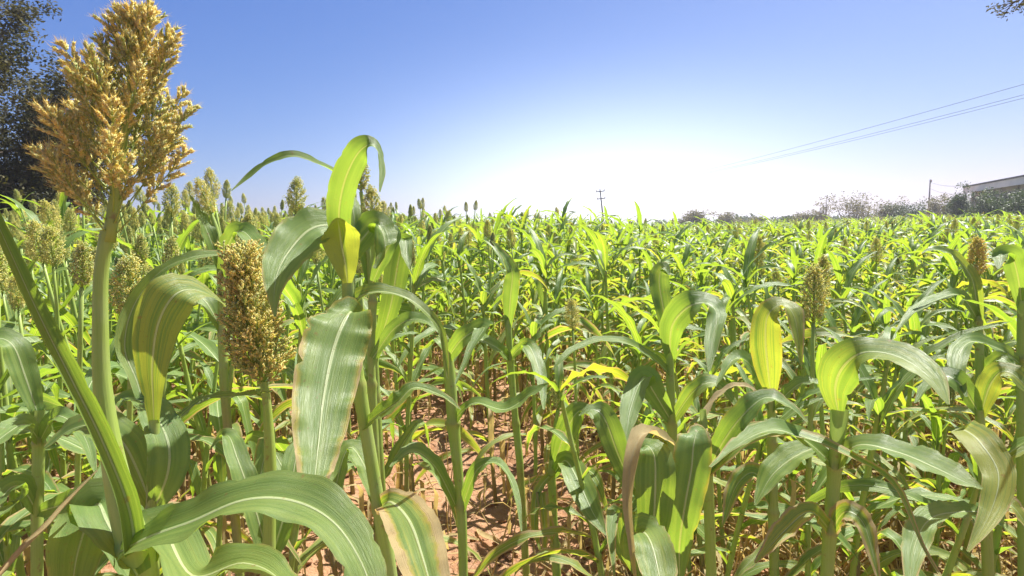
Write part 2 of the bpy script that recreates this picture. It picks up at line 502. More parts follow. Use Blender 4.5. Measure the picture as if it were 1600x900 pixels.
def small_panicle(seed, H, Wd, ripe, n=420, gl=0.0058, mi=(0, 1)):
    """oval head made of short spikes packed with grains; origin at its foot"""
    r = random.Random(seed); mb = MB()
    mb.tube([(0, 0, -0.002), (0, 0, H * 0.5), (0, 0, H * 0.93)], [0.0035, 0.0028, 0.001], 5, (0.4, 0, 0.3), True, mi[0])
    nsp = 60; per = max(3, n // nsp)
    for i in range(nsp):
        t = (i + 0.5) / nsp
        z = H * (0.02 + 0.80 * t)
        phi = i * 2.39996 + r.uniform(-.3, .3)
        prof = math.sin(math.pi * min(1, (0.10 + 0.90 * t)) ** 0.8) ** 0.72
        ro = Wd * 0.5 * max(0.15, prof) * r.uniform(0.78, 1.12)
        out = Vector((math.cos(phi), math.sin(phi), 0))
        tip = out * ro + Vector((0, 0, z + H * (0.10 + 0.10 * t)))
        ba = Vector((0, 0, z - H * 0.06))
        mb.tube([ba, (ba + tip) / 2 + Vector((0, 0, -0.002)), tip], [0.0011, 0.0009, 0.0005], 3, (0.3, 0, 0.3), False, mi[0])
        tn = ripe + r.uniform(-.13, .13)
        for q in range(per):
            s = 0.50 + 0.50 * (q + r.random()) / per
            c = ba.lerp(tip, s) + Vector((r.gauss(0, 1), r.gauss(0, 1), r.gauss(0, 1))) * Wd * 0.055
            d = (out * 0.8 + Vector((r.uniform(-.5, .5), r.uniform(-.5, .5), r.uniform(0.1, 1.0))))
            grain(mb, c, d, gl * r.uniform(.8, 1.25), gl * 0.36, (max(0, min(1, tn + r.uniform(-.14, .14))), r.random() ** 3, r.random()), r, mi[1])
    return mb

# ---- the library of parts shared by the field's plants
LEAVES = []
def addleaf(tag, *a, **kw):
    LEAVES.append((tag, leaf_shape(*a, **kw)))
lr = random.Random(5)
for i in range(18):
    addleaf('arch', 100 + i, lr.uniform(.40, .62), lr.uniform(.034, .060), lr.uniform(45, 70), lr.uniform(-85, -35), None, lr.uniform(-70, 70), lr.uniform(-150, 150), lr.uniform(.006, .014), (lr.choice([0, .0, .2, .35]), lr.choice([0, .04, .08]), lr.random()))
for i in range(9):
    addleaf('kink', 200 + i, lr.uniform(.40, .60), lr.uniform(.036, .062), lr.uniform(45, 66), lr.uniform(5, 30), (lr.uniform(.38, .62), lr.uniform(-85, -50)), lr.uniform(-30, 30), lr.uniform(-90, 90), lr.uniform(.005, .012), (lr.choice([0, .15, .4]), lr.choice([0, .06, .12]), lr.random()))
for i in range(7):
    addleaf('upright', 300 + i, lr.uniform(.30, .46), lr.uniform(.036, .058), lr.uniform(70, 84), lr.uniform(-60, 25), None, lr.uniform(-25, 25), lr.uniform(-60, 60), lr.uniform(.004, .008), (lr.choice([0, .2, .45]), 0, lr.random()))
for i in range(6):
    addleaf('low', 400 + i, lr.uniform(.45, .62), lr.uniform(.042, .060), lr.uniform(20, 45), lr.uniform(-85, -60), None, lr.uniform(-30, 30), lr.uniform(-120, 120), lr.uniform(.006, .012), (lr.uniform(.3, .75), lr.uniform(.16, .36), lr.random()))
for i in range(7):
    addleaf('dry', 500 + i, lr.uniform(.35, .55), lr.uniform(.020, .042), lr.uniform(-10, 35), -88, (lr.uniform(.15, .3), -86), lr.uniform(-50, 50), lr.uniform(-300, 300), lr.uniform(.008, .014), (1, 1.0, lr.random()), ragged=0.4)
for i in range(8):
    addleaf('yellow', 600 + i, lr.uniform(.38, .58), lr.uniform(.036, .058), lr.uniform(45, 70), lr.uniform(-85, -25), None, lr.uniform(-35, 35), lr.uniform(-120, 120), lr.uniform(.005, .012), (lr.uniform(.4, .85), lr.choice([.04, .08, .14, .2]), lr.random()))
LTAG = {}
for i, (tg, mb_) in enumerate(LEAVES): LTAG.setdefault(tg, []).append(i)
LMESH = [b.mesh('leaf', M_LEAF) for _, b in LEAVES]

HEADS = []
hr = random.Random(9)
for i, (ripe, hw, hh) in enumerate([(0.25, .045, .13), (0.15, .034, .12), (0.42, .058, .16), (0.50, .070, .17), (0.60, .060, .15), (0.70, .052, .14), (0.35, .066, .15), (0.85, .045, .13)]):
    HEADS.append(small_panicle(700 + i, hh, hw * 1.22, ripe * .50, 1500 if i else 1100, .0062))
HMESH = [b.mesh('panicle', [M_STALK, M_GRAIN]) for b in HEADS]

# ---- plant recipes: stalk + list of leaves + head
RECIPES = []
def recipe(seed, headed, yellow, H):
    r = random.Random(seed)
    nn = r.randint(7, 9)
    nodes = sorted([(i + 1) / (nn + (3.0 if headed else 0.9)) * r.uniform(0.97, 1.03) for i in range(nn)])
    if not headed: nodes[-1] = 0.985
    lean = (r.uniform(-.10, .10), r.uniform(-.10, .10))
    sb, at = stalk_shape(seed, H, r.uniform(.0085, .0115), 0.0048 if headed else 0.0065, nodes, lean, headed, r.uniform(.22, .42))
    lv = []
    phi = r.uniform(0, 6.28)
    for i, f in enumerate(nodes):
        phi += math.pi + r.uniform(-.5, .5)
        if i < 2:
            tg = 'dry' if r.random() < 0.8 else 'low'
        elif i == 2: tg = r.choice(['low', 'dry', 'low'])
        elif i == nn - 1: tg = 'upright'
        else: tg = r.choice(['arch', 'kink', 'arch', 'kink', 'low'])
        if yellow and i > 1 and r.random() < 0.55: tg = 'yellow'
        if yellow and i == nn - 1 and tg == 'upright' and r.random() < .5: tg = 'yellow'
        sc = r.uniform(0.74, 1.04) * (0.7 if i == nn - 1 and headed else 1.0)
        p = at(f)
        Mx = Matrix.Translation(p) @ Matrix.Rotation(phi, 4, 'Z') @ Matrix.Scale(sc, 4)
        lv.append((r.choice(LTAG[tg]), Mx))
    for q in range(3):  # dead leaves clinging to the foot
        f = r.uniform(.05, .30)
        lv.append((r.choice(LTAG['dry']), Matrix.Translation(at(f)) @ Matrix.Rotation(r.uniform(0, 6.28), 4, 'Z') @ Matrix.Scale(r.uniform(.6, 1.1), 4)))
    if yellow:
        for q in range(3):
            f = r.uniform(.2, .6)
            lv.append((r.choice(LTAG[r.choice(['low', 'dry', 'low'])]), Matrix.Translation(at(f)) @ Matrix.Rotation(r.uniform(0, 6.28), 4, 'Z') @ Matrix.Scale(r.uniform(.7, 1.1), 4)))
    if not headed:      # the rolled young leaves standing out of the whorl
        for q in range(3):
            phi += 2.2
            lv.append((r.choice(LTAG['upright']), Matrix.Translation(at(1.0) - Vector((0, 0, .03 * q))) @ Matrix.Rotation(phi, 4, 'Z') @ Matrix.Scale(r.uniform(.6, .9), 4)))
    hd = None
    if headed:
        hi = r.choice([0, 1, 2, 3, 4, 6, 0, 6])
        top = at(1.0); dr = (at(1.0) - at(0.95)).normalized()
        Mx = Matrix.Translation(top) @ dr.to_track_quat('Z', 'Y').to_matrix().to_4x4() @ Matrix.Scale(r.uniform(.72, 1.02), 4)
        hd = (hi, Mx)
    RECIPES.append(dict(headed=headed, yellow=yellow, H=H, stalk=sb.mesh('stalk', M_STALK), sb=sb, leaves=lv, head=hd))
for s in range(7): recipe(1000 + s, True, False, [1.22, 1.12, 1.30, 1.18, 1.26, 1.08, 1.20][s])
for s in range(6): recipe(1100 + s, False, False, [1.05, 1.15, 0.95, 1.10, 1.0, 1.18][s])
for s in range(3): recipe(1200 + s, True, True, [1.15, 1.2, 1.05][s])
for s in range(6): recipe(1300 + s, False, True, [1.05, 0.95, 1.1, 1.0, 1.15, .9][s])
HG = list(range(0, 7)); NG = list(range(7, 13)); HY = [13, 14, 15]; NY = list(range(16, 22))

# merged copies of the recipes for the far mass of the field
pcol = bpy.data.collections.new('field_sources')
def merged(i, rc):
    V = []; Fc = []; UVs = []; T = []; MI = []
    def put(mb, Mx, mis):
        o = sum(len(x) for x in V)
        a = np.array([tuple(v) for v in mb.v], np.float64)
        Mn = np.array(Mx); V.append(a @ Mn[:3, :3].T + Mn[:3, 3])
        Fc.extend([tuple(q + o for q in f) for f in mb.f])
        UVs.extend(mb.uv); T.extend(mb.t); MI.extend([mis[q] for q in mb.mi])
    put(rc['sb'], Matrix.Identity(4), {0: 1})
    for li, Mx in rc['leaves']: put(LEAVES[li][1], Mx, {0: 0})
    if rc['head']: put(HEADS[rc['head'][0]], rc['head'][1], {0: 1, 1: 2})
    b = MB(); b.v = [tuple(x) for x in np.concatenate(V)]; b.f = Fc; b.uv = UVs; b.t = T; b.mi = MI
    me = b.mesh('sorghum_plant_%02d' % i, [M_LEAF, M_STALK, M_GRAIN])
    o = bpy.data.objects.new('sorghum_plant_source_%02d' % i, me)
    pcol.objects.link(o)
for i, rc in enumerate(RECIPES): merged(i, rc)

# ------------------------------------------------------------------ ground
def ground():
    mb = MB()
    xs = []; ys = []
    def axis(lim, fine, step):
        a = [0.0]; s = step
        while a[-1] < lim:
            if a[-1] > fine: s *= 1.12
            a.append(a[-1] + s)
        return a
    ax = axis(900, 5.0, 0.045)
    X = [-q for q in ax[:0:-1]] + ax
    Y = [-q for q in axis(60, 0.0, 0.3)[:0:-1]] + axis(900, 7.5, 0.045)
    nx_, ny_ = len(X), len(Y)
    vs = []
    for y in Y:
        for x in X:
            z = terrain(x, y)
            d = math.hypot(x, y)
            if d < 14:
                k_ = 1 - smooth(8, 14, d)
                z += k_ * (0.035 * noise.noise((x * 1.6, y * 1.6, 0)) + 0.028 * noise.noise((x * 6, y * 6, 3)) + 0.016 * abs(noise.noise((x * 17, y * 17, 7))))
            vs.append((x, y, z))
    fs = [(j * nx_ + i, j * nx_ + i + 1, (j + 1) * nx_ + i + 1, (j + 1) * nx_ + i) for j in range(ny_ - 1) for i in range(nx_ - 1)]
    mb.add(vs, fs)
    link('ground', mb.mesh('ground', M_SOIL), kind='structure')
ground()

def gz(x, y):
    z = terrain(x, y); d = math.hypot(x, y)
    if d < 14:
        k_ = 1 - smooth(8, 14, d)
        z += k_ * (0.035 * noise.noise((x * 1.6, y * 1.6, 0)) + 0.028 * noise.noise((x * 6, y * 6, 3)) + 0.016 * abs(noise.noise((x * 17, y * 17, 7))))
    return z

# soil clods and straw litter
def litter():
    r = random.Random(3); mb = MB()
    for i in range(5200):
        y = 1.3 + 9.0 * r.random() ** 1.6; x = r.uniform(-1, 1) * (0.9 + y * 0.95)
        s = 0.006 + 0.028 * r.random() ** 3
        z = gz(x, y)
        c = Vector((x, y, z + s * 0.25))
        vs = []
        for (a, b, c_) in ((1, 0, 0), (-1, 0, 0), (0, 1, 0), (0, -1, 0), (0, 0, 1), (0, 0, -1), (.6, .6, .6), (-.6, .6, .5), (-.6, -.6, .6), (.6, -.6, .5)):
            q = r.uniform(.7, 1.25) * s
            vs.append(c + Vector((a * q, b * q, c_ * q * .8)))
        fs = [(4, 6, 7), (4, 7, 8), (4, 8, 9), (4, 9, 6), (0, 2, 6), (2, 7, 6), (2, 1, 7), (1, 8, 7), (1, 3, 8), (3, 9, 8), (3, 0, 9), (0, 6, 9), (5, 2, 0), (5, 1, 2), (5, 3, 1), (5, 0, 3)]
        mb.add(vs, fs)
    link('soil_clods', mb.mesh('soil_clods', M_SOIL, False), kind='stuff', label='crumbly red soil clods scattered over the bare field floor', cat='clods')
    mb = MB()
    for i in range(10000):
        y = 1.2 + 9.0 * r.random() ** 1.5; x = r.uniform(-1, 1) * (0.9 + y * 0.95)
        if r.random() < 0.7: x = abs(x) * 0.9 + 0.35
        L = r.uniform(.06, .32); wd = r.uniform(.002, .014) if r.random() < .75 else r.uniform(.014, .03)
        a = r.uniform(0, 6.28); k = 6
        z0 = gz(x, y) + 0.006
        pts = []; S = []; Nn = []
        bend = r.uniform(-1.5, 1.5); hz = r.uniform(0, .16) * (1 if r.random() < .4 else 0.2)
        for q in range(k):
            t = q / (k - 1)
            aa = a + bend * t
            if q == 0: p = Vector((x, y, z0))
            else: p = pts[-1] + Vector((math.cos(aa), math.sin(aa), 0)) * L / (k - 1)
            p.z = max(gz(p.x, p.y) + 0.005, z0) + hz * math.sin(math.pi * t)
            pts.append(p)
            tw = r.uniform(-.5, .5)
            s_ = Vector((-math.sin(aa), math.cos(aa), tw)).normalized(); S.append(s_); Nn.append(Vector((0, 0, 1)))
        tn = r.random()
        sheet(mb, pts, S, Nn, [wd * (0.5 + math.sin(math.pi * min(.95, .1 + t / k)) * .6) for t in range(k)], [0.5] * k, [0.003] * k, (1, 1.0, tn), 2, 2, i)
    for i in range(900):
        y = 1.3 + 6.5 * r.random() ** 1.3; x = r.uniform(-.2, 1) * (0.6 + y * 0.95)
        if x < .3 and r.random() < .6: continue
        z0 = gz(x, y); h = r.uniform(.12, .6); lx, ly = r.gauss(0, .22), r.gauss(0, .22)
        p0 = Vector((x, y, z0 - .01)); p2 = p0 + Vector((lx, ly, h))
        mb.tube([p0, p0.lerp(p2, .5) + Vector((lx * -.15, ly * -.15, .02)), p2], [.0032, .0026, .0012], 4, (1, 1.0, r.random()), False)
    link('straw_litter', mb.mesh('straw_litter', M_LEAF), kind='stuff', label='dry curled sorghum leaves and straw lying on the red soil', cat='straw litter')
litter()

# ------------------------------------------------------------------ field layout
def hscale(x, y):
    """taller plants on the left, shorter ones on the right"""
    a = math.degrees(math.atan2(x, max(y, .1)))
    s = 1.13 - 0.17 * smooth(-22, 12, a)
    s -= 0.07 * (1 - smooth(1.5, 4.0, y)) * smooth(-10, 15, a)
    return s + (0.11 + .07 * (1 - smooth(2, 12, a))) * smooth(5, 11, math.hypot(x, y))

fr = random.Random(21)
pts_all = []
cell = 0.33
HERO_CLEAR = []      # (x, y, radius)
def density(x, y):
    d = math.hypot(x, y)
    gap = math.exp(-((x + 0.45) / 0.80) ** 2 - ((y - 3.4) / 1.5) ** 2)
    gap2 = math.exp(-((x - 0.25) / 0.35) ** 2 - ((y - 2.4) / 0.5) ** 2)
    return 1.0 - 0.93 * gap - 0.45 * gap2
def try_pt(x, y, keep):
    if fr.random() > keep: return
    a = math.degrees(math.atan2(x, y)); d = math.hypot(x, y)
    if y < 0.6 or abs(a) > 52: return
    lim = 1.5 if a > 8 else (2.0 if a > -20 else 1.6)
    if d < lim: return
    if x > 8 and y > 62 + 0.25 * x: return
    if y > 125: return
    if x > 20 and y < 45 and x > 30 + (y - 30) * .45: return
    if fr.random() > density(x, y): return
    pts_all.append((x, y))
for (r0_, r1_, c_) in ((0, 9, 0.245), (9, 25, 0.265), (25, 60, 0.38), (60, 125, 0.65)):
    n_ = int(r1_ * 1.3 / c_) + 1
    for i in range(-n_, n_ + 1):
        for j in range(0, n_ + 1):
            x = (i + fr.uniform(-.48, .48)) * c_; y = (j + fr.uniform(-.48, .48)) * c_
            d = math.hypot(x, y)
            if r0_ <= d < r1_: try_pt(x, y, 1.0)

def pick(x, y):
    a = math.degrees(math.atan2(x, y)); d = math.hypot(x, y)
    ph = 0.80 - 0.70 * smooth(-20, 8, a)
    if d > 9: ph += 0.08
    pyel = 0.16 + 0.78 * smooth(-12, 14, a)
    if d < 3.2 and a > 4: pyel = .85
    h = fr.random() < ph; yv = fr.random() < pyel
    return fr.choice({(True, False): HG, (False, False): NG, (True, True): HY, (False, True): NY}[(h, yv)])

field = []
for (x, y) in pts_all:
    px, py, dd = pxof(x, y, 1.0)
    inview = -140 < px < 1740
    d = math.hypot(x, y)
    idx = pick(x, y)
    sc = hscale(x, y) * fr.uniform(0.80, 1.12)
    rcp = RECIPES[idx]
    top_ = (rcp['H'] + (.20 if rcp['headed'] else .24)) * sc
    rag = fr.random() < .28 and px < 1000
    if rag and d > 3: sc *= 1.10
    lim_ = (305 if px < 430 else (312 if px < 700 else (327 if px < 1000 else (334 if px < 1300 else 334 - 14 * smooth(1300, 1600, px))))) + (-18 * fr.random() if rag else 26 * fr.random() ** .7) + (12 if px < 700 and not rcp['headed'] else 0)
    zmax = P(px, lim_, dd).z - terrain(x, y) if abs(px) < 4000 else 9
    if top_ > zmax: sc *= max(.72, zmax / top_)
    field.append((d if inview else d + 1000, x, y, idx, sc, fr.uniform(0, 6.283), fr.uniform(-.06, .06), fr.uniform(-.06, .06), px))
field.sort()
N_IND = 276
near, far_ = field[:N_IND], field[N_IND:]

# ---- labels: what the plant looks like and where it stands
def feature(rc):
    hd = rc['head']
    if hd:
        kind = ['pale', 'slim green', 'golden', 'broad golden', 'tawny', 'brownish', 'yellow-green', 'dark brown'][hd[0]]
        t = kind + ' head'
    else: t = 'no head'
    return t
def zone(x, y):
    px, py, d = pxof(x, y, 1.0)
    for lim, w_ in ((60, 'under the dark tree'), (180, 'behind the big open panicle'), (320, 'between the two big panicles'),
                    (470, 'behind the dense amber panicle'), (620, 'behind the tall headless plant'), (740, 'right of the tall headless plant'),
                    (880, 'beyond the bare soil patch'), (1010, 'in line with the leaning pole'), (1130, 'below the grey round bush'),
                    (1270, 'below the distant treeline'), (1400, 'below the twiggy bushes'), (1490, 'below the straight pole'), (9999, 'below the grey building')):
        if px < lim: return w_
def far_word(d):
    return 'front' if d < 3.2 else ('second' if d < 4.8 else ('third' if d < 6.4 else 'fourth'))

def make_plant(rc, loc, rz, tilt, sc, label, group):
    e = bpy.data.objects.new('sorghum_plant', None); COL.objects.link(e)
    e.location = loc; e.rotation_euler = (tilt[0], tilt[1], rz); e.scale = (sc, sc, sc)
    e['label'] = label; e['category'] = 'sorghum plant'
    if group: e['group'] = group
    link('stalk', rc['stalk'], e)
    for li, Mx in rc['leaves']:
        link('leaf', LMESH[li], e, Mx)
    if rc['head']: link('panicle', HMESH[rc['head'][0]], e, rc['head'][1])
    return e

def plant_label(q):
    rc = RECIPES[q[3]]
    return '%s sorghum, %s, %s row %s' % ('yellow' if rc['yellow'] else 'green', feature(rc), far_word(math.hypot(q[1], q[2])), zone(q[1], q[2]))
same = {}
for q in near: same.setdefault(plant_label(q), []).append(q)
ORD = ['first', 'second', 'third', 'fourth', 'fifth', 'sixth', 'seventh', 'eighth', 'ninth', 'tenth', 'eleventh', 'twelfth', 'thirteenth', 'fourteenth', 'fifteenth', 'sixteenth']
LAB = {}
for lb, qs in same.items():
    qs.sort(key=lambda q: q[8])
    for i, q in enumerate(qs):
        LAB[q[:3]] = lb if len(qs) == 1 else '%s %s' % (ORD[min(i, 15)], lb)
for (d, x, y, idx, sc, rz, t0, t1, px) in near:
    rc = RECIPES[idx]
    make_plant(rc, (x, y, gz(x, y) - 0.01), rz, (t0, t1), sc, LAB[(d, x, y)], 'sorghum plants of the field')

# ---- the rest of the field: one mass
def field_mass():
    me = bpy.data.meshes.new('sorghum_field')
    me.from_pydata([(x, y, gz(x, y) - 0.01) for (_, x, y, *_r) in far_], [], [])
    a = me.attributes.new('pick', 'INT', 'POINT'); a.data.foreach_set('value', [f[3] for f in far_])
    a = me.attributes.new('size', 'FLOAT', 'POINT'); a.data.foreach_set('value', [f[4] for f in far_])
    a = me.attributes.new('turn', 'FLOAT_VECTOR', 'POINT')
    a.data.foreach_set('vector', np.array([(f[6], f[7], f[5]) for f in far_], np.float32).ravel())
    o = link('sorghum_field', me, kind='stuff', label='dense sorghum crop stretching to the skyline, green leaves and tawny heads', cat='crop field')
    ng = bpy.data.node_groups.new('field_nodes', 'GeometryNodeTree')
    ng.interface.new_socket('Geometry', in_out='INPUT', socket_type='NodeSocketGeometry')
    ng.interface.new_socket('Geometry', in_out='OUTPUT', socket_type='NodeSocketGeometry')
    n = ng.nodes.new; L = ng.links.new
    gi = n('NodeGroupInput'); go = n('NodeGroupOutput')
    ci = n('GeometryNodeCollectionInfo'); ci.inputs['Collection'].default_value = pcol
    ci.inputs['Separate Children'].default_value = True; ci.inputs['Reset Children'].default_value = True
    io = n('GeometryNodeInstanceOnPoints'); io.inputs['Pick Instance'].default_value = True
    def na(nm, ty):
        q = n('GeometryNodeInputNamedAttribute'); q.data_type = ty; q.inputs['Name'].default_value = nm
        return q.outputs['Attribute']
    L(gi.outputs[0], io.inputs['Points']); L(ci.outputs[0], io.inputs['Instance'])
    L(na('pick', 'INT'), io.inputs['Instance Index'])
    er = n('FunctionNodeEulerToRotation'); L(na('turn', 'FLOAT_VECTOR'), er.inputs[0]); L(er.outputs[0], io.inputs['Rotation'])
    L(na('size', 'FLOAT'), io.inputs['Scale'])
    L(io.outputs[0], go.inputs[0])
    md = o.modifiers.new('field', 'NODES'); md.node_group = ng
field_mass()
print('near', len(near), 'far', len(far_), 'max near dist', near[-1][0])

# ------------------------------------------------------------------ foreground plants, each shaped after the photograph
def spline(cps, n):
    """Catmull-Rom through tuples"""
    k = len(cps); out = []
    for i in range(n + 1):
        t = i / n * (k - 1); a = min(int(t), k - 2); f = t - a
        p0, p1, p2, p3 = cps[max(a - 1, 0)], cps[a], cps[a + 1], cps[min(a + 2, k - 1)]
        out.append(tuple(0.5 * ((2 * q1) + (-q0 + q2) * f + (2 * q0 - 5 * q1 + 4 * q2 - q3) * f * f + (-q0 + 3 * q1 - 3 * q2 + q3) * f ** 3)
                         for q0, q1, q2, q3 in zip(p0, p1, p2, p3)))
    return out

SEED = [0]
def hleaf(parent, cps, tone=(0, 0, 0.3), cup=14, ripple=0.003, rfreq=5, nseg=40, nx=8, name='leaf', label=None, tiltk=None):
    """cps: (x, y, depth, width px, roll deg) in the photograph; roll 0 turns the blade's face to the lens"""
    SEED[0] += 1
    if tiltk is None: tiltk = .85 if tone[0] < .45 else .3
    k_ = min(range(len(cps)), key=lambda i: cps[i][1]); yt = cps[k_][1]
    cps = [q if i <= k_ else (q[0], q[1], q[2] * (1 - tiltk * (q[1] - yt) / FPX), q[3], q[4]) for i, q in enumerate(cps)]
    c = spline(cps, nseg); pts = [P(q[0], q[1], q[2]) for q in c]
    S = []; Nn = []; wd = []; cu = []; rp = []
    for i, q in enumerate(c):
        T = (pts[min(i + 1, nseg)] - pts[max(i - 1, 0)]).normalized()
        V = (CAM - pts[i]).normalized()
        s = V.cross(T).normalized(); nv = T.cross(s).normalized()
        a = R(q[4])
        if q[4] > 0: a *= -max(-1.0, min(1.0, s.z * 3.0))     # the blade's upper face looks to the sky
        s2 = s * math.cos(a) + nv * math.sin(a); n2 = nv * math.cos(a) - s * math.sin(a)
        S.append(s2); Nn.append(n2)
        wd.append(max(0.0012, q[3] / FPX * q[2])); cu.append(R(cup)); rp.append(ripple * min(1, wd[-1] / 0.04))
    jr = random.Random(SEED[0]); wd = [q_ * jr.uniform(.972, 1.02) for q_ in wd]
    tone = (tone[0], min(1, tone[1] + .022), tone[2])
    mb = MB(); sheet(mb, pts, S, Nn, wd, cu, rp, tone, nx, rfreq, 900 + SEED[0], tear=.022)
    inv = parent.matrix_world.inverted() if False else Matrix.Translation(-Vector(parent.location))
    mb.v = [inv @ v for v in mb.v]
    return link(name, mb.mesh(name, M_LEAF), parent, label=label)

def htube(parent, cps, tone=(0.15, 0, 0.4), name='stalk', n=14, nodes=()):
    """cps: (x, y, depth, width px); last point dropped to the ground if tagged"""
    c = spline(cps, 40); pts = [P(q[0], q[1], q[2]) for q in c]
    rad = [q[3] / FPX * q[2] / 2 for q in c]
    for nd in nodes:
        for i, q in enumerate(c):
            rad[i] *= 1 + 0.28 * math.exp(-((q[1] - nd) / 7.0) ** 2)
    mb = MB(); mb.tube(pts, rad, n, tone)
    mb.v = [v - Vector(parent.location) for v in mb.v]
    return link(name, mb.mesh(name, M_STALK), parent)

def root_of(x, y, d):
    """ground point below a photographed point"""
    p = P(x, y, d)
    return Vector((p.x, p.y, gz(p.x, p.y)))

def to_ground(parent, x, y, d, wpx, dx=0.0, dy=0.0, name='stalk', nodes=(0.35, 0.7), top=None, tone=(0.15, 0, .4)):
    """stalk from a photographed point down to the soil"""
    p = P(x, y, d); q = Vector((p.x + dx, p.y + dy, 0)); q.z = gz(q.x, q.y) - 0.02
    r = wpx / FPX * d / 2
    pts = []; rad = []; tn = []
    for i in range(25):
        t = i / 24
        pts.append(p.lerp(q, t) - Vector(parent.location))
        e = sum(math.exp(-((t - nd) / .012) ** 2) for nd in nodes)
        rad.append(r * (1 + 0.1 * t) * (1 + .28 * e))
        tn += [(tone[0], 0.7 * smooth(.5, .9, t), tone[2])] * 12
    mb = MB(); mb.tube(pts, rad, 12); mb.t = tn
    return link(name, mb.mesh(name, M_STALK), parent)

def join_stalk(parent, cps, foot, nodes=(), tone=(0.15, 0, .4), n=14, name='stalk'):
    """one stalk: photographed course, then down to the soil at foot (x, y)"""
    c = spline(cps, 90); pts = [P(q[0], q[1], q[2]) for q in c]
    rad = [q[3] / FPX * q[2] / 2 for q in c]; ys = [q[1] for q in c]
    g = Vector((foot[0], foot[1], gz(*foot) - 0.02))
    last = pts[-1]
    for i in range(1, 11):
        t = i / 10
        pts.append(last.lerp(g, t)); rad.append(rad[90] * (1 + 0.1 * t)); ys.append(9999)
    for nd in nodes:
        for i, q in enumerate(ys):
            rad[i] *= 1 + 0.22 * math.exp(-((q - nd) / 5.0) ** 2)
    srt = sorted(nodes)
    tn = []
    rr_ = random.Random(int(foot[0] * 1000))
    for i, q in enumerate(ys):
        up_ = [nd for nd in srt if nd <= q]
        a_ = (q - up_[-1]) if up_ else 999
        rad[i] *= 1 + .16 * math.exp(-max(0, a_) / 45.0)
        cl = math.exp(-min((abs(q - nd) for nd in srt), default=999) ** 2 / 30.0)
        tn += [(min(1, tone[0] + .5 * cl), min(1, .30 * cl + (.5 if q > 9000 else 0) * rr_.random()), tone[2])] * n
    mb = MB(); mb.tube([p - Vector(parent.location) for p in pts], rad, n, tone, False)
    mb.t = tn
    return link(name, mb.mesh(name, M_STALK), parent)

def hero_branch(mb, base, d0, L, r, ripe, wmax=0.0105, bare=0.30, nsp=130, awn=0.35, gl=0.0052, dens=1.0):
    """one branch of a panicle: bare green foot, then a lobed spike of spikelets"""
    up = Vector((0, 0, 1)); k = 8
    pts = []; p = base.copy(); d = d0.normalized()
    for i in range(k + 1):
        pts.append(p.copy())
        d = (d + up * 0.055 + Vector((r.gauss(0, .03), r.gauss(0, .03), 0))).normalized()
        p = p + d * L / k
    mb.tube(pts, [0.0011 * (1 - 0.6 * i / k) for i in range(k + 1)], 4, (0.35, 0, r.random()), False, 0)
    n2 = max(8, int(L * (1 - bare) / 0.0034))
    per = max(4, int(nsp * dens / n2))
    for q in range(n2):
        s = bare + (1 - bare) * (q + r.random()) / n2
        i = min(k - 1, int(s * k)); f = s * k - i
        c0 = pts[i].lerp(pts[i + 1], f)
        ax = (pts[i + 1] - pts[i]).normalized()
        a = ax.orthogonal().normalized(); a.rotate(Matrix.Rotation(q * 2.4 + r.uniform(-.5, .5), 3, ax))
        w_ = (s - bare) / (1 - bare)
        prof = math.sin(math.pi * min(.93, .16 + .80 * w_)) ** .7
        l2 = wmax * 1.9 * max(.25, prof) * r.uniform(.55, 1.25)
        bd = (ax * 1.0 + a * r.uniform(.45, .85)).normalized()
        tn0 = ripe + r.uniform(-.12, .12)
        e = c0 + bd * l2
        mb.tube([c0, e], [.0004, .0002], 3, (.3, 0, .5), False, 0)
        for j in range(per):
            t2 = .15 + .85 * (j + r.random()) / per
            cc = c0.lerp(e, t2)
            sd_ = bd.orthogonal().normalized(); sd_.rotate(Matrix.Rotation(r.uniform(0, 6.283), 3, bd))
            dd = bd * 1.0 + sd_ * r.uniform(.2, .9) + up * .15
            sz = r.uniform(.6, 1.3)
            tn = max(0, min(1, tn0 + r.uniform(-.2, .2) - .2 * (t2 < .4)))
            grain(mb, cc, dd, gl * sz, gl * .27 * r.uniform(.7, 1.2), (tn, r.random() ** 2.2, r.random()), r, 1, r.uniform(.3, 1) * .009 if r.random() < awn else 0)

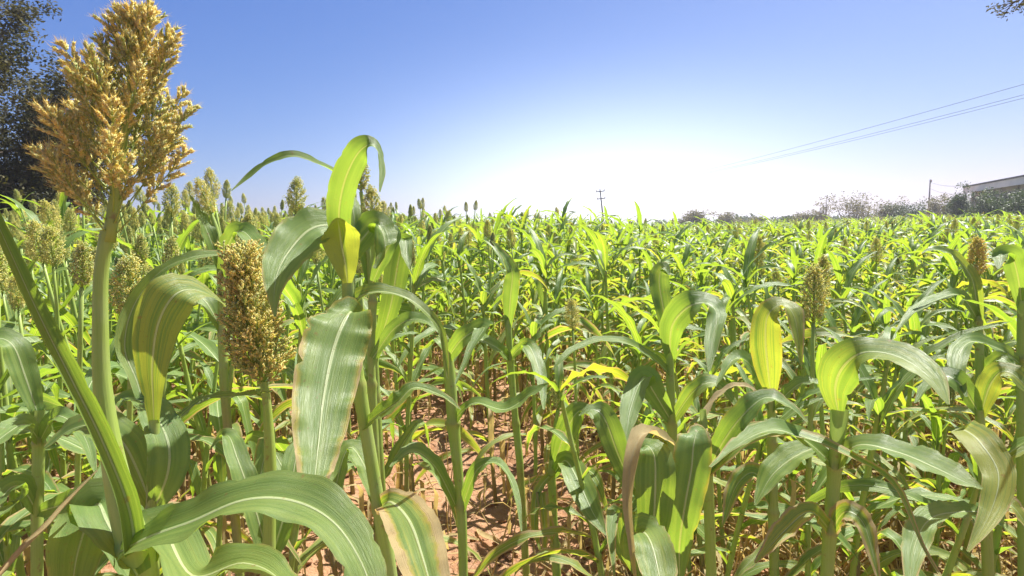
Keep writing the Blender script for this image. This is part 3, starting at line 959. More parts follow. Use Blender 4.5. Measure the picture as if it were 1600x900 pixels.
# ===== plant A: the big open panicle at the left
def plant_a():
    d = 0.62
    foot = P(225, 905, d); foot = (foot.x + 0.02, foot.y + 0.03)
    root = empty('sorghum_plant', (foot[0], foot[1], gz(*foot)), label='big foreground sorghum whose open golden panicle stands tallest against the sky', cat='sorghum plant', group='sorghum plants in the foreground')
    join_stalk(root, [(168, 362, d, 20), (158, 430, d, 20), (157, 520, d, 22), (160, 600, d, 25), (172, 690, d, 30), (192, 790, d, 40), (216, 880, d, 46), (224, 940, d, 44)], foot, (850,), (0.10, 0, .2), 18)
    # panicle
    r = random.Random(77)
    b0, b1, b2 = P(170, 378, d), P(194, 210, d), P(216, 46, d)
    def rach(t):
        return b0.lerp(b1, t * 2) if t < .5 else b1.lerp(b2, t * 2 - 1)
    mb = MB()
    mb.tube([rach(i / 12) - Vector(root.location) for i in range(13)], [0.0066 * (1 - .88 * i / 12) ** .9 for i in range(13)], 10, (.3, 0, .3))
    pan = link('panicle', mb.mesh('panicle', M_STALK), root)
    V = (b0 - CAM).normalized()
    i = 0
    nb = 64
    for i in range(nb):
        t = 0.01 + 0.97 * (i / (nb - 1)) ** 1.15
        phi = i * 2.39996 + r.uniform(-.35, .35)
        ang = R(55 - 28 * t + r.uniform(-16, 10))
        L = (0.160 - 0.112 * t ** 1.25) * r.uniform(.84, 1.08)
        if i % 4 == 1: L *= .62
        if math.cos(phi) < -.2: L *= .86
        if math.cos(phi) > .5 and t < .3: L *= .88
        if math.sin(phi) < -.5: L *= .85
        out = Vector((math.cos(phi), math.sin(phi), 0))
        dr = out * math.sin(ang) + Vector((0.04, 0, 1)) * math.cos(ang)
        for _q in range(20):      # keep within the panicle's own outline
            e_ = rach(t) + (dr + Vector((0, 0, .25))).normalized() * L
            ex, ey, _e = pxof(e_.x, e_.y, e_.z)
            if ex < 72 or ex > 328 or ey < 14: L *= .94
        m2 = MB()
        hero_branch(m2, rach(t), dr, L, r, r.uniform(.0, .45), wmax=0.0112 * (1 - .1 * t), bare=0.42 - 0.16 * t, nsp=int(820 * L / 0.1), gl=0.0044, awn=.5)
        m2.v = [v - Vector(root.location) for v in m2.v]
        link('branch', m2.mesh('branch', [M_STALK, M_GRAIN]), pan)
    # long folded blade standing left of the stalk
    hleaf(root, [(212, 862, .60, 48, 0), (200, 790, .60, 46, 10), (160, 690, .59, 44, 15), (110, 590, .58, 42, 15), (60, 490, .57, 38, 12), (12, 385, .56, 30, 10), (-40, 270, .55, 20, 10), (-75, 190, .55, 4, 10)], (0.0, 0, .15), cup=52, ripple=0.0006, name='leaf')
    # broad leaf arching over to the right
    hleaf(root, [(188, 862, .60, 30, 35), (235, 838, .585, 62, 48), (300, 815, .56, 88, 55), (380, 782, .54, 104, 52), (455, 782, .53, 100, 45), (520, 815, .53, 84, 30), (565, 880, .53, 70, 15), (590, 960, .53, 40, 5), (600, 1040, .53, 5, 0)], (0.12, 0, .55), cup=16, ripple=0.004, rfreq=3.5, nseg=56)
    # leaves in the lower corner
    hleaf(root, [(215, 900, .60, 40, 20), (170, 820, .63, 80, 25), (150, 790, .66, 84, 20), (120, 870, .68, 80, 10), (110, 960, .68, 30, 5)], (0.0, 0, .8), cup=20)
    hleaf(root, [(225, 880, .62, 40, 10), (250, 820, .66, 70, 15), (300, 900, .62, 86, 50), (380, 880, .58, 70, 50), (440, 910, .56, 50, 40), (470, 990, .55, 10, 30)], (0.15, 0.02, .2), cup=20)
    # dead leaf stalk sticking out bottom left
    hleaf(root, [(152, 735, .66, 4, 20), (112, 780, .64, 12, 60), (70, 826, .62, 16, 30), (30, 868, .60, 18, 80), (-20, 925, .58, 18, 40)], (1, 1.0, .6), cup=60, ripple=.001, label='dead brown rolled leaf')
plant_a()

# ===== plant B: dense upright panicle
def plant_b():
    d = .93
    f0 = P(421, 900, d); foot = (f0.x + .01, f0.y + .02)
    root = empty('sorghum_plant', (foot[0], foot[1], gz(*foot)), label='foreground sorghum with one dense oblong amber panicle, right of the yellow-striped leaf', cat='sorghum plant', group='sorghum plants in the foreground')
    join_stalk(root, [(412, 596, d, 12), (418, 640, d, 13), (422, 720, d, 18), (421, 800, d, 19), (420, 900, d, 20)], foot, (884,), (.2, 0, .7), 12)
    r = random.Random(78)
    b0, b2 = P(411, 602, d), P(376, 402, d)
    mb = MB(); mb.tube([b0.lerp(b2, i / 8) - Vector(root.location) for i in range(9)], [.0042 * (1 - .8 * i / 8) for i in range(9)], 8, (.3, 0, .3))
    pan = link('panicle', mb.mesh('panicle', M_STALK), root)
    nb = 104; axd = (b2 - b0).normalized()
    for i in range(nb):
        t = .0 + .88 * (i / (nb - 1)) ** 1.0
        phi = i * 2.39996
        ang = R(56 - 34 * t + r.uniform(-7, 7))
        L = (.076 - .022 * t) * r.uniform(.85, 1.12) * (1.0 if t > .2 else .62 + 2.1 * t)
        out = Vector((math.cos(phi), math.sin(phi), 0))
        m2 = MB()
        hero_branch(m2, b0.lerp(b2, t), out * math.sin(ang) * 1.1 + axd * math.cos(ang), L, r, r.uniform(.15, .55), wmax=.0092, bare=.12, nsp=330, gl=.0043, awn=.15)
        m2.v = [v - Vector(root.location) for v in m2.v]
        link('branch', m2.mesh('branch', [M_STALK, M_GRAIN]), pan)
    hleaf(root, [(420, 884, d, 20, 10), (440, 820, d + .02, 44, 20), (455, 760, d + .05, 40, 20), (470, 700, d + .1, 34, 30), (520, 690, d + .15, 30, 50), (560, 730, d + .2, 6, 30)], (0, 0, .3), cup=20)
    hleaf(root, [(421, 884, d, 20, 10), (400, 800, d + .02, 40, 20), (372, 720, d + .05, 36, 20), (355, 680, d + .1, 26, 40), (330, 700, d + .12, 6, 60)], (0.1, 0, .9), cup=20)
plant_b()

# ===== plant C: tall headless plant with arching leaves
def plant_c():
    d = .95
    f0 = P(612, 930, .93); foot = (f0.x + .07, f0.y - .02)
    root = empty('sorghum_plant', (foot[0], foot[1], gz(*foot)), label='tall headless sorghum with arching top leaves and a bright yellow-green sheath', cat='sorghum plant', group='sorghum plants in the foreground')
    join_stalk(root, [(544, 425, d, 20), (546, 470, d, 22), (552, 530, d, 21), (562, 610, d, 20), (580, 720, d, 20), (592, 790, d, 20), (606, 870, d, 21), (614, 930, d, 21)], foot, (790, 600), (.1, 0, .5), 14)
    # bright sheath / young leaf opening out of the whorl
    hleaf(root, [(543, 442, d - .015, 15, 0), (540, 415, d - .02, 42, 0), (534, 385, d - .02, 62, 5), (530, 358, d - .03, 66, 5), (528, 346, d - .045, 40, 5), (527, 340, d - .05, 8, 5)], (.95, 0, .35), cup=30, ripple=.002, nseg=24, label='bright yellow-green young leaf')
    # leaf to the left, broad and hanging
    hleaf(root, [(548, 395, d + .01, 22, 30), (538, 366, d, 34, 35), (515, 352, d - .01, 52, 40), (482, 360, d - .03, 74, 25), (452, 392, d - .04, 68, 12), (434, 425, d - .05, 50, 8), (428, 462, d - .05, 22, 5), (430, 495, d - .05, 4, 5)], (.05, .035, .25), cup=12, ripple=.003)
    # tall leaf arching over the top
    hleaf(root, [(545, 420, d + .02, 20, 20), (530, 350, d - .02, 36, 15), (536, 292, d - .06, 44, 5), (556, 244, d - .09, 42, 0), (578, 226, d - .10, 34, -50), (592, 240, d - .09, 20, -70), (596, 268, d - .08, 14, -40), (593, 300, d - .08, 3, -30)], (.15, 0.0, .65), cup=14, ripple=.0015, nseg=50)
    # thin leaf reaching far left against the sky
    hleaf(root, [(552, 415, d + .03, 16, 60), (552, 330, d + .06, 24, 60), (528, 276, d + .10, 22, 75), (492, 254, d + .12, 20, 70), (455, 243, d + .13, 22, 55), (418, 254, d + .14, 14, 55), (388, 276, d + .15, 10, 40), (362, 298, d + .15, 2, 40)], (.1, 0, .85), cup=18, ripple=.001, nseg=46)
    hleaf(root, [(548, 405, d + .03, 26, 10), (565, 375, d + .04, 46, 20), (590, 352, d + .05, 50, 40), (602, 385, d + .06, 34, 60), (588, 420, d + .07, 12, 50)], (.25, 0, .2), cup=22)
    # big hanging blade in front, frayed margins
    hleaf(root, [(553, 500, d, 26, 40), (548, 488, d - .05, 60, 55), (536, 505, d - .07, 96, 20), (520, 550, d - .07, 100, 6), (506, 620, d - .07, 96, 4), (498, 690, d - .07, 76, 4), (492, 745, d - .07, 52, 4), (489, 772, d - .07, 22, 4)], (.10, .10, .45), cup=10, ripple=.0035, rfreq=6, nseg=56, nx=10)
    # slim leaf to the right, dipping at its tip
    hleaf(root, [(549, 480, d, 18, 50), (565, 462, d - .01, 34, 50), (600, 456, d - .02, 32, 60), (640, 468, d - .02, 24, 55), (672, 494, d - .01, 18, 40), (690, 520, d, 13, 25), (697, 560, d + .01, 9, 15), (700, 590, d + .01, 3, 10)], (.45, .03, .5), cup=24, ripple=.0015)
    # lower leaves
    hleaf(root, [(566, 668, d, 16, 40), (590, 650, d - .02, 30, 50), (622, 628, d - .03, 36, 45), (648, 606, d - .02, 24, 50), (690, 618, d, 16, 50), (720, 640, d + .02, 3, 50)], (.3, .05, .2), cup=22, ripple=.0025)
    hleaf(root, [(594, 792, d, 20, 30), (612, 785, d - .05, 56, 40), (640, 815, d - .10, 78, 14), (660, 870, d - .13, 80, 5), (676, 930, d - .15, 60, 5), (684, 980, d - .15, 20, 5)], (.35, .33, .7), cup=12, ripple=.004, rfreq=4, nseg=36, nx=10, label='broad leaf with a dead pinkish margin')
    hleaf(root, [(590, 790, d, 18, 20), (570, 730, d + .04, 36, 30), (545, 700, d + .06, 34, 50), (525, 760, d + .08, 30, 30), (520, 830, d + .08, 5, 20)], (0, 0, .7), cup=20)
plant_c()

# ===== yellow-striped folded leaf plant between A and B
def plant_d():
    d = .80
    f0 = P(238, 900, d); foot = (f0.x, f0.y + .03)
    root = empty('sorghum_plant', (foot[0], foot[1], gz(*foot)), label='headless sorghum holding a folded leaf striped yellow and green', cat='sorghum plant', group='sorghum plants in the foreground')
    join_stalk(root, [(241, 655, d, 15), (240, 720, d, 17), (238, 800, d, 18), (238, 900, d, 19)], foot, (795,), (.05, 0, .1), 12)
    hleaf(root, [(241, 670, d, 12, 0), (239, 620, d - .01, 26, 4), (238, 570, d - .02, 46, 4), (246, 510, d - .03, 66, 4), (268, 466, d - .03, 76, 15), (296, 452, d - .01, 60, 45), (330, 462, d + .02, 30, 75), (352, 478, d + .04, 8, 80)], (.66, 0, .4), cup=12, ripple=.0015, label='yellow-striped green leaf')
    hleaf(root, [(240, 800, d, 16, 10), (215, 735, d + .02, 50, 14), (190, 690, d + .04, 62, 18), (150, 665, d + .05, 56, 40), (110, 672, d + .06, 40, 60), (70, 700, d + .07, 6, 60)], (0, 0, .15), cup=18, ripple=.003)
    hleaf(root, [(239, 800, d, 18, 10), (262, 740, d - .01, 56, 12), (262, 690, d + .0, 60, 15), (236, 640, d + .03, 50, 35), (200, 620, d + .05, 30, 60), (170, 640, d + .06, 5, 60)], (.05, 0, .35), cup=18, ripple=.003)
    # long narrow blade in front of the big plant's stalk
    hleaf(root, [(238, 690, d + .02, 12, 10), (215, 600, d + .06, 20, 20), (195, 545, d + .08, 26, 20), (208, 480, d + .1, 26, 15), (250, 425, d + .12, 20, 40), (300, 402, d + .14, 22, 50), (345, 398, d + .16, 18, 60), (372, 405, d + .17, 3, 60)], (.25, .02, .5), cup=20, ripple=.002)
    hleaf(root, [(240, 700, d, 12, 10), (285, 650, d + .04, 20, 60), (320, 625, d + .06, 24, 65), (380, 618, d + .1, 22, 70), (425, 612, d + .12, 4, 70)], (0, 0, .5), cup=18)
plant_d()

# ===== other shaped plants of the front
def hero(label, stalk, foot_off, nodes, leaves, head=None, heads_tilt=(0, 0), tone=(.12, 0, .4), hsc=1.0):
    x, y, d, wv = stalk[-1]
    kwg = 'sorghum plants in the foreground'
    f0 = P(x, y, d); foot = (f0.x + foot_off[0], f0.y + foot_off[1])
    root = empty('sorghum_plant', (foot[0], foot[1], gz(*foot)), label=label, cat='sorghum plant', group=kwg)
    join_stalk(root, stalk, foot, nodes, tone, 12)
    for lf in leaves:
        kw = lf[2] if len(lf) > 2 else {}
        hleaf(root, lf[0], lf[1], **{**dict(cup=18, ripple=.0028, nseg=30, nx=6), **kw})
    if head is not None:
        p = P(*stalk[0][:3]) - Vector(root.location)
        link('panicle', HMESH[head], root, Matrix.Translation(p) @ Matrix.Rotation(heads_tilt[0], 4, 'X') @ Matrix.Rotation(heads_tilt[1], 4, 'Y') @ Matrix.Scale(hsc, 4))
    return root

def heroes():
    d = 1.35
    hero('sorghum with a hanging head of pale grains behind the arching top leaf', [(564, 300, 1.5, 6), (572, 360, 1.5, 7), (580, 440, 1.5, 11), (585, 560, 1.5, 12), (592, 700, 1.5, 13)], (.02, 0), (540, 620), [
        ([(580, 450, 1.5, 14, 20), (570, 380, 1.5, 26, 10), (560, 335, 1.5, 26, 20), (540, 322, 1.52, 20, 50), (520, 340, 1.55, 4, 60)], (0, 0, .3)),
        ([(585, 560, 1.5, 14, 10), (610, 480, 1.45, 32, 10), (622, 410, 1.45, 40, 5), (632, 372, 1.45, 26, 10), (636, 402, 1.44, 16, 20), (640, 420, 1.44, 3, 20)], (.2, 0, .8)),
        ([(588, 620, 1.5, 14, 20), (560, 560, 1.5, 30, 30), (530, 540, 1.5, 30, 50), (500, 560, 1.5, 5, 50)], (.1, 0, .5))], 0, (0, .05), hsc=.75)
    hero('sorghum with a broad greenish open head just right of the tall headless plant', [(583, 352, 1.42, 6), (584, 420, 1.42, 9), (582, 480, 1.42, 12), (580, 560, 1.42, 12), (586, 700, 1.42, 13)], (0, .02), (470, 600), [
        ([(583, 440, 1.4, 12, 20), (600, 400, 1.38, 28, 20), (612, 372, 1.38, 30, 30), (600, 352, 1.37, 28, 60), (580, 360, 1.37, 20, 50), (560, 345, 1.36, 4, 50)], (.1, 0, .1)),
        ([(582, 560, 1.4, 12, 20), (620, 510, 1.38, 26, 30), (660, 500, 1.36, 26, 50), (700, 530, 1.35, 5, 50)], (0, 0, .4))], 6, (.05, 0), hsc=.62)
    # two heads left, above the field
    hero('sorghum raising a pale yellow-green head beside the big panicle, leaf sweeping right', [(330, 335, 1.45, 6), (340, 370, 1.45, 9), (345, 440, 1.45, 11), (350, 600, 1.45, 13)], (0, .02), (520,), [
        ([(345, 420, 1.45, 12, 20), (325, 365, 1.43, 26, 40), (305, 322, 1.43, 18, 60), (296, 305, 1.43, 4, 60)], (0, 0, .6)),
        ([(347, 430, 1.45, 14, 20), (360, 375, 1.42, 32, 40), (380, 362, 1.40, 34, 40), (405, 395, 1.38, 30, 20), (420, 450, 1.37, 6, 10)], (0, 0, .25)),
        ([(348, 520, 1.45, 14, 20), (320, 470, 1.45, 30, 40), (285, 455, 1.45, 28, 50), (250, 480, 1.45, 5, 50)], (0, 0, .45))], 3, (.1, -.25), hsc=.55)
    # centre plants
    hero('sorghum with a small yellow-green oval head over the bare soil patch', [(872, 640, 1.95, 6), (866, 680, 1.95, 7), (862, 740, 1.95, 11), (866, 830, 1.95, 12), (870, 900, 1.95, 13)], (0, .02), (735, 850), [
        ([(864, 735, 1.95, 12, 10), (878, 690, 1.92, 34, 8), (896, 652, 1.90, 38, 12), (912, 640, 1.89, 26, 50), (926, 655, 1.88, 5, 60)], (.2, 0, .5)),
        ([(866, 740, 1.95, 14, 20), (884, 720, 1.85, 32, 25), (905, 755, 1.80, 44, 6), (926, 800, 1.78, 34, 6), (948, 836, 1.77, 5, 6)], (0, .03, .2)),
        ([(862, 740, 1.95, 12, 20), (840, 770, 1.9, 16, 30), (836, 830, 1.88, 12, 50), (852, 880, 1.87, 3, 50)], (.5, .1, .5)),
        ([(868, 850, 1.95, 12, 20), (850, 800, 1.9, 22, 30), (846, 770, 1.88, 20, 40), (852, 830, 1.86, 14, 20), (848, 880, 1.86, 3, 20)], (.7, .35, .8))], 0, (0, 0), hsc=.85)
    hero('sorghum whose long thin leaf bows over from the centre plants like a bridge', [(1046, 545, 1.55, 11), (1048, 620, 1.55, 14), (1052, 720, 1.55, 15), (1056, 830, 1.55, 16), (1060, 900, 1.55, 16)], (0, .02), (660, 800), [
        ([(1047, 585, 1.55, 14, 50), (1010, 552, 1.5, 22, 60), (960, 532, 1.45, 24, 66), (910, 540, 1.42, 20, 60), (880, 560, 1.40, 14, 50), (864, 578, 1.40, 3, 50)], (.3, 0, .4)),
        ([(1047, 560, 1.55, 14, 10), (1050, 510, 1.5, 40, 8), (1075, 480, 1.46, 50, 20), (1104, 474, 1.44, 44, 60), (1120, 492, 1.43, 32, 50), (1112, 540, 1.42, 24, 20), (1108, 580, 1.42, 4, 10)], (.12, 0, .75)),
        ([(1047, 540, 1.55, 12, 10), (1038, 490, 1.56, 26, 8), (1030, 440, 1.58, 32, 10), (1036, 418, 1.58, 22, 40), (1046, 430, 1.58, 4, 50)], (.3, 0, .1)),
        ([(1050, 660, 1.55, 14, 10), (1020, 610, 1.5, 38, 10), (1005, 590, 1.48, 40, 40), (985, 640, 1.45, 34, 14), (975, 700, 1.44, 5, 10)], (0, 0, .6)),
        ([(1050, 660, 1.55, 14, 10), (1085, 610, 1.5, 30, 30), (1120, 600, 1.48, 30, 50), (1155, 640, 1.45, 5, 30)], (.5, .02, .3))])
    hero('three-bladed sorghum at the lower centre with a folded straw-coloured leaf', [(1000, 700, 1.12, 12), (1005, 780, 1.12, 15), (1010, 860, 1.12, 16), (1012, 920, 1.12, 16)], (0, .02), (830,), [
        ([(1012, 880, 1.12, 18, 10), (1020, 830, 1.08, 44, 6), (1024, 760, 1.07, 62, 4), (1022, 712, 1.08, 56, 25), (1008, 696, 1.1, 36, 60), (1000, 720, 1.12, 6, 60)], (0, 0, .15), dict(cup=12)),
        ([(1060, 700, 1.16, 6, 50), (1035, 684, 1.08, 26, 62), (1006, 678, 1.04, 34, 55), (988, 712, 1.02, 26, 12), (980, 780, 1.02, 18, 12), (986, 850, 1.02, 12, 20), (992, 900, 1.02, 6, 20)], (.9, 1.0, .7), dict(cup=30, label='straw-coloured dead leaf folded over')),
        ([(1005, 905, 1.10, 20, 10), (1000, 860, 1.05, 60, 12), (1004, 832, 1.02, 62, 50), (1018, 850, .99, 62, 12), (1030, 900, .98, 60, 5), (1036, 960, .97, 10, 5)], (.25, .02, .9)),
        ([(1002, 780, 1.12, 14, 20), (970, 720, 1.12, 36, 10), (945, 655, 1.13, 40, 10), (925, 640, 1.14, 24, 50), (905, 650, 1.15, 5, 60)], (0, 0, .4)),
        ([(1008, 900, 1.12, 14, 20), (972, 860, 1.10, 26, 20), (962, 800, 1.10, 26, 10), (955, 830, 1.08, 18, 20), (960, 900, 1.08, 4, 10)], (.4, .1, .2))])
    hero('upright sorghum with one wide vertical blade, straw-edged leaf tips behind', [(1098, 640, 1.2, 10), (1104, 720, 1.2, 14), (1108, 800, 1.2, 16), (1112, 920, 1.2, 16)], (0, .02), (735,), [
        ([(1062, 900, 1.14, 14, 20), (1062, 850, 1.1, 38, 10), (1070, 790, 1.08, 52, 4), (1080, 735, 1.08, 58, 2), (1084, 694, 1.09, 56, 15), (1092, 672, 1.12, 30, 60), (1110, 680, 1.15, 6, 60)], (.1, .06, .35), dict(cup=12)),
        ([(1106, 735, 1.2, 14, 20), (1130, 690, 1.16, 36, 20), (1160, 650, 1.14, 42, 28), (1195, 622, 1.13, 38, 50), (1230, 632, 1.12, 22, 60), (1262, 660, 1.12, 4, 60)], (.2, .05, .6)),
        ([(1108, 740, 1.2, 14, 40), (1150, 700, 1.14, 40, 50), (1210, 676, 1.1, 40, 58), (1260, 684, 1.08, 30, 60), (1330, 712, 1.06, 22, 60), (1400, 760, 1.06, 14, 50), (1440, 850, 1.06, 8, 40), (1470, 900, 1.06, 4, 30)], (.35, .28, .4), dict(label='long leaf with a brown wiry tip')),
        ([(1100, 650, 1.2, 12, 40), (1120, 620, 1.22, 16, 60), (1150, 602, 1.22, 14, 60), (1178, 610, 1.22, 10, 60), (1186, 640, 1.22, 3, 40)], (1, 1, .5), dict(label='dead curled leaf'))])
    # right hand plant
    hero('stout sorghum at the right with a bent glossy leaf, yellow-green below and silver above', [(1312, 640, 1.08, 26), (1310, 665, 1.08, 24), (1306, 700, 1.08, 19), (1302, 760, 1.08, 18), (1296, 840, 1.08, 18), (1290, 930, 1.08, 18)], (0, .02), (728, 830), [
        ([(1310, 645, 1.08, 16, 10), (1305, 608, 1.06, 44, 4), (1316, 575, 1.03, 64, 10), (1345, 552, 1.0, 60, 45), (1385, 552, .97, 62, 55), (1425, 568, .94, 62, 52), (1458, 596, .92, 40, 48), (1482, 632, .91, 4, 40)], (.42, 0, .3), dict(cup=12, nseg=44, nx=8, ripple=.0015, tiltk=1.0)),
        ([(1305, 730, 1.08, 20, 40), (1340, 696, 1.04, 44, 55), (1400, 706, 1.0, 56, 60), (1455, 728, .96, 58, 52), (1505, 752, .93, 36, 50), (1535, 764, .92, 5, 50)], (.25, 0, .55), dict(nseg=36)),
        ([(1304, 730, 1.08, 18, 40), (1260, 690, 1.08, 40, 55), (1210, 672, 1.06, 44, 58), (1160, 690, 1.04, 30, 55), (1110, 730, 1.02, 5, 50)], (.15, 0.03, .75)),
        ([(1302, 720, 1.1, 16, 30), (1280, 700, 1.14, 44, 50), (1240, 715, 1.16, 56, 48), (1205, 745, 1.18, 40, 30), (1180, 790, 1.2, 4, 30)], (0, 0, .2)),
        ([(1298, 830, 1.08, 18, 30), (1265, 800, 1.04, 34, 40), (1225, 830, 1.02, 36, 30), (1180, 880, 1.0, 5, 30)], (.6, .2, .5)),
        ([(1300, 830, 1.08, 18, 20), (1320, 800, 1.04, 36, 30), (1350, 820, 1.02, 30, 20), (1372, 900, 1.0, 8, 10)], (.5, .3, .1))])
    hero('right-edge sorghum with a yellow-green blade hanging straight down', [(1530, 640, 1.15, 12), (1536, 720, 1.15, 14), (1540, 800, 1.15, 15), (1545, 920, 1.15, 16)], (0, .02), (690,), [
        ([(1534, 700, 1.15, 14, 20), (1505, 672, 1.12, 40, 40), (1530, 690, 1.06, 50, 20), (1560, 740, 1.02, 46, 5), (1548, 800, 1.0, 34, 4), (1512, 862, .98, 4, 4)], (.7, .02, .2)),
        ([(1532, 650, 1.15, 14, 20), (1548, 600, 1.14, 36, 20), (1570, 580, 1.12, 34, 45), (1600, 600, 1.1, 30, 40), (1630, 650, 1.1, 4, 40)], (.6, 0, .8)),
        ([(1532, 650, 1.15, 14, 20), (1500, 600, 1.16, 34, 30), (1465, 590, 1.18, 34, 50), (1430, 630, 1.2, 5, 50)], (.1, 0, .6)),
        ([(1540, 800, 1.15, 14, 20), (1500, 800, 1.12, 40, 50), (1455, 810, 1.1, 44, 40), (1430, 850, 1.1, 40, 10), (1420, 920, 1.1, 10, 5)], (.15, .03, .4)),
        ([(1540, 800, 1.15, 14, 20), (1580, 790, 1.12, 30, 50), (1620, 850, 1.1, 5, 40)], (.8, .2, .7))])
    hero('right-edge sorghum with a dark silhouetted head and a blue-grey leaf', [(1597, 470, 1.35, 12), (1597, 560, 1.35, 14), (1598, 700, 1.35, 15), (1600, 920, 1.35, 15)], (0, .02), (560, 700), [
        ([(1597, 480, 1.35, 14, 20), (1590, 430, 1.33, 30, 10), (1580, 400, 1.32, 34, 20), (1565, 400, 1.31, 26, 50), (1560, 420, 1.3, 4, 50)], (0, 0, .2)),
        ([(1597, 570, 1.35, 14, 50), (1560, 545, 1.3, 30, 60), (1515, 535, 1.26, 34, 50), (1495, 570, 1.24, 26, 20), (1510, 620, 1.24, 4, 10)], (0, 0, .6)),
        ([(1597, 470, 1.35, 14, 20), (1620, 420, 1.33, 30, 40), (1650, 430, 1.33, 5, 40)], (0, 0, .9))])
    hero('sorghum with a dark brown round head rising from the right of the field', [(1525, 432, 1.9, 6), (1527, 470, 1.9, 8), (1530, 540, 1.9, 11), (1532, 640, 1.9, 11)], (0, .02), (500, 600), [
        ([(1528, 500, 1.9, 12, 20), (1500, 462, 1.86, 24, 55), (1460, 470, 1.82, 26, 60), (1425, 490, 1.8, 18, 50), (1400, 520, 1.8, 3, 50)], (0, 0, .3)),
        ([(1529, 510, 1.9, 12, 20), (1520, 440, 1.88, 22, 40), (1490, 400, 1.86, 20, 60), (1460, 390, 1.84, 12, 60), (1440, 396, 1.84, 3, 60)], (.4, 0, .5)),
        ([(1530, 600, 1.9, 12, 20), (1560, 560, 1.86, 26, 40), (1590, 580, 1.84, 5, 40)], (.3, 0, .7))], 7, (0, 0), hsc=1.0)
    hero('sorghum with a yellow-green puckered upright blade left of the bent glossy leaf', [(1204, 600, 1.5, 10), (1206, 680, 1.5, 13), (1208, 780, 1.5, 14), (1210, 900, 1.5, 14)], (0, .02), (690, 800), [
        ([(1205, 620, 1.5, 12, 10), (1200, 575, 1.46, 40, 4), (1196, 530, 1.44, 48, 4), (1200, 492, 1.43, 40, 20), (1222, 476, 1.42, 34, 60), (1240, 492, 1.4, 30, 40), (1248, 530, 1.39, 16, 20), (1252, 570, 1.38, 3, 20)], (.8, .09, .4), dict(ripple=.004)),
        ([(1205, 640, 1.5, 12, 10), (1180, 580, 1.5, 26, 30), (1150, 560, 1.5, 28, 50), (1120, 600, 1.5, 4, 40)], (.4, 0, .7)),
        ([(1206, 640, 1.5, 14, 40), (1250, 600, 1.45, 32, 60), (1290, 600, 1.42, 4, 60)], (0, 0, .2)),
        ([(1208, 790, 1.5, 14, 20), (1180, 740, 1.5, 34, 40), (1150, 760, 1.5, 30, 30), (1130, 820, 1.5, 4, 20)], (.5, .2, .3))])
    hero('slim sorghum behind the bare patch, sheath pale where the slim leaf meets it', [(697, 530, 1.6, 14), (703, 590, 1.6, 18), (708, 660, 1.6, 18), (716, 740, 1.6, 15), (722, 820, 1.6, 14), (724, 900, 1.6, 14)], (0, .02), (660, 790), [
        ([(700, 560, 1.6, 16, 10), (722, 530, 1.56, 34, 30), (756, 512, 1.54, 34, 50), (740, 540, 1.5, 20, 50), (712, 600, 1.48, 5, 40)], (.15, 0, .3)),
        ([(708, 660, 1.6, 16, 30), (740, 630, 1.56, 24, 60), (790, 640, 1.5, 36, 60), (830, 615, 1.48, 26, 55), (856, 600, 1.47, 4, 50)], (.15, 0, .5)),
        ([(712, 790, 1.6, 14, 20), (680, 730, 1.55, 32, 50), (645, 705, 1.52, 34, 55), (610, 730, 1.5, 5, 50)], (.05, 0, .7)),
        ([(720, 800, 1.6, 14, 20), (745, 735, 1.56, 26, 40), (780, 725, 1.54, 20, 60), (806, 770, 1.53, 12, 40), (815, 830, 1.53, 3, 30)], (.1, 0, .1))])
    hero('sorghum with a dark furled upright blade rolling toward the skyline', [(793, 480, 2.2, 10), (796, 540, 2.2, 10), (802, 620, 2.2, 10), (812, 720, 2.2, 11)], (.02, .02), (560, 660), [
        ([(794, 510, 2.2, 12, 10), (798, 460, 2.15, 26, 14), (800, 425, 2.13, 24, 30), (785, 398, 2.12, 16, 50), (768, 376, 2.1, 3, 50)], (.12, .06, .3)),
        ([(796, 560, 2.2, 12, 30), (770, 540, 2.1, 30, 55), (735, 530, 2.05, 30, 60), (705, 570, 2.0, 5, 50)], (0, 0, .5)),
        ([(797, 560, 2.2, 12, 30), (825, 540, 2.1, 26, 40), (845, 590, 2.05, 20, 20), (850, 640, 2.0, 4, 20)], (.3, 0, .8))])
    # left edge plants
    hero('left-edge sorghum with dark glossy leaves under the folded standing blade', [(62, 640, 1.25, 14), (60, 720, 1.25, 15), (58, 820, 1.25, 16), (58, 920, 1.25, 16)], (0, .02), (690,), [
        ([(62, 690, 1.25, 16, 30), (40, 664, 1.2, 36, 50), (10, 678, 1.16, 40, 50), (-40, 720, 1.12, 20, 40)], (0, 0, .3)),
        ([(62, 690, 1.25, 16, 30), (90, 650, 1.2, 30, 40), (130, 680, 1.2, 26, 30), (150, 740, 1.18, 4, 20)], (0, 0, .5)),
        ([(60, 650, 1.25, 16, 10), (40, 590, 1.25, 36, 20), (20, 540, 1.25, 40, 30), (-10, 530, 1.24, 34, 50), (-50, 560, 1.22, 10, 50)], (.1, 0, .9)),
        ([(60, 800, 1.25, 14, 20), (100, 790, 1.2, 44, 20), (128, 800, 1.1, 50, 8), (118, 860, 1.05, 46, 6), (112, 930, 1.05, 8, 6)], (.1, 0, .65)),
        ([(58, 800, 1.25, 14, 20), (30, 760, 1.2, 40, 40), (0, 780, 1.15, 36, 50), (-40, 840, 1.1, 6, 40)], (0, 0, .1))])
heroes()

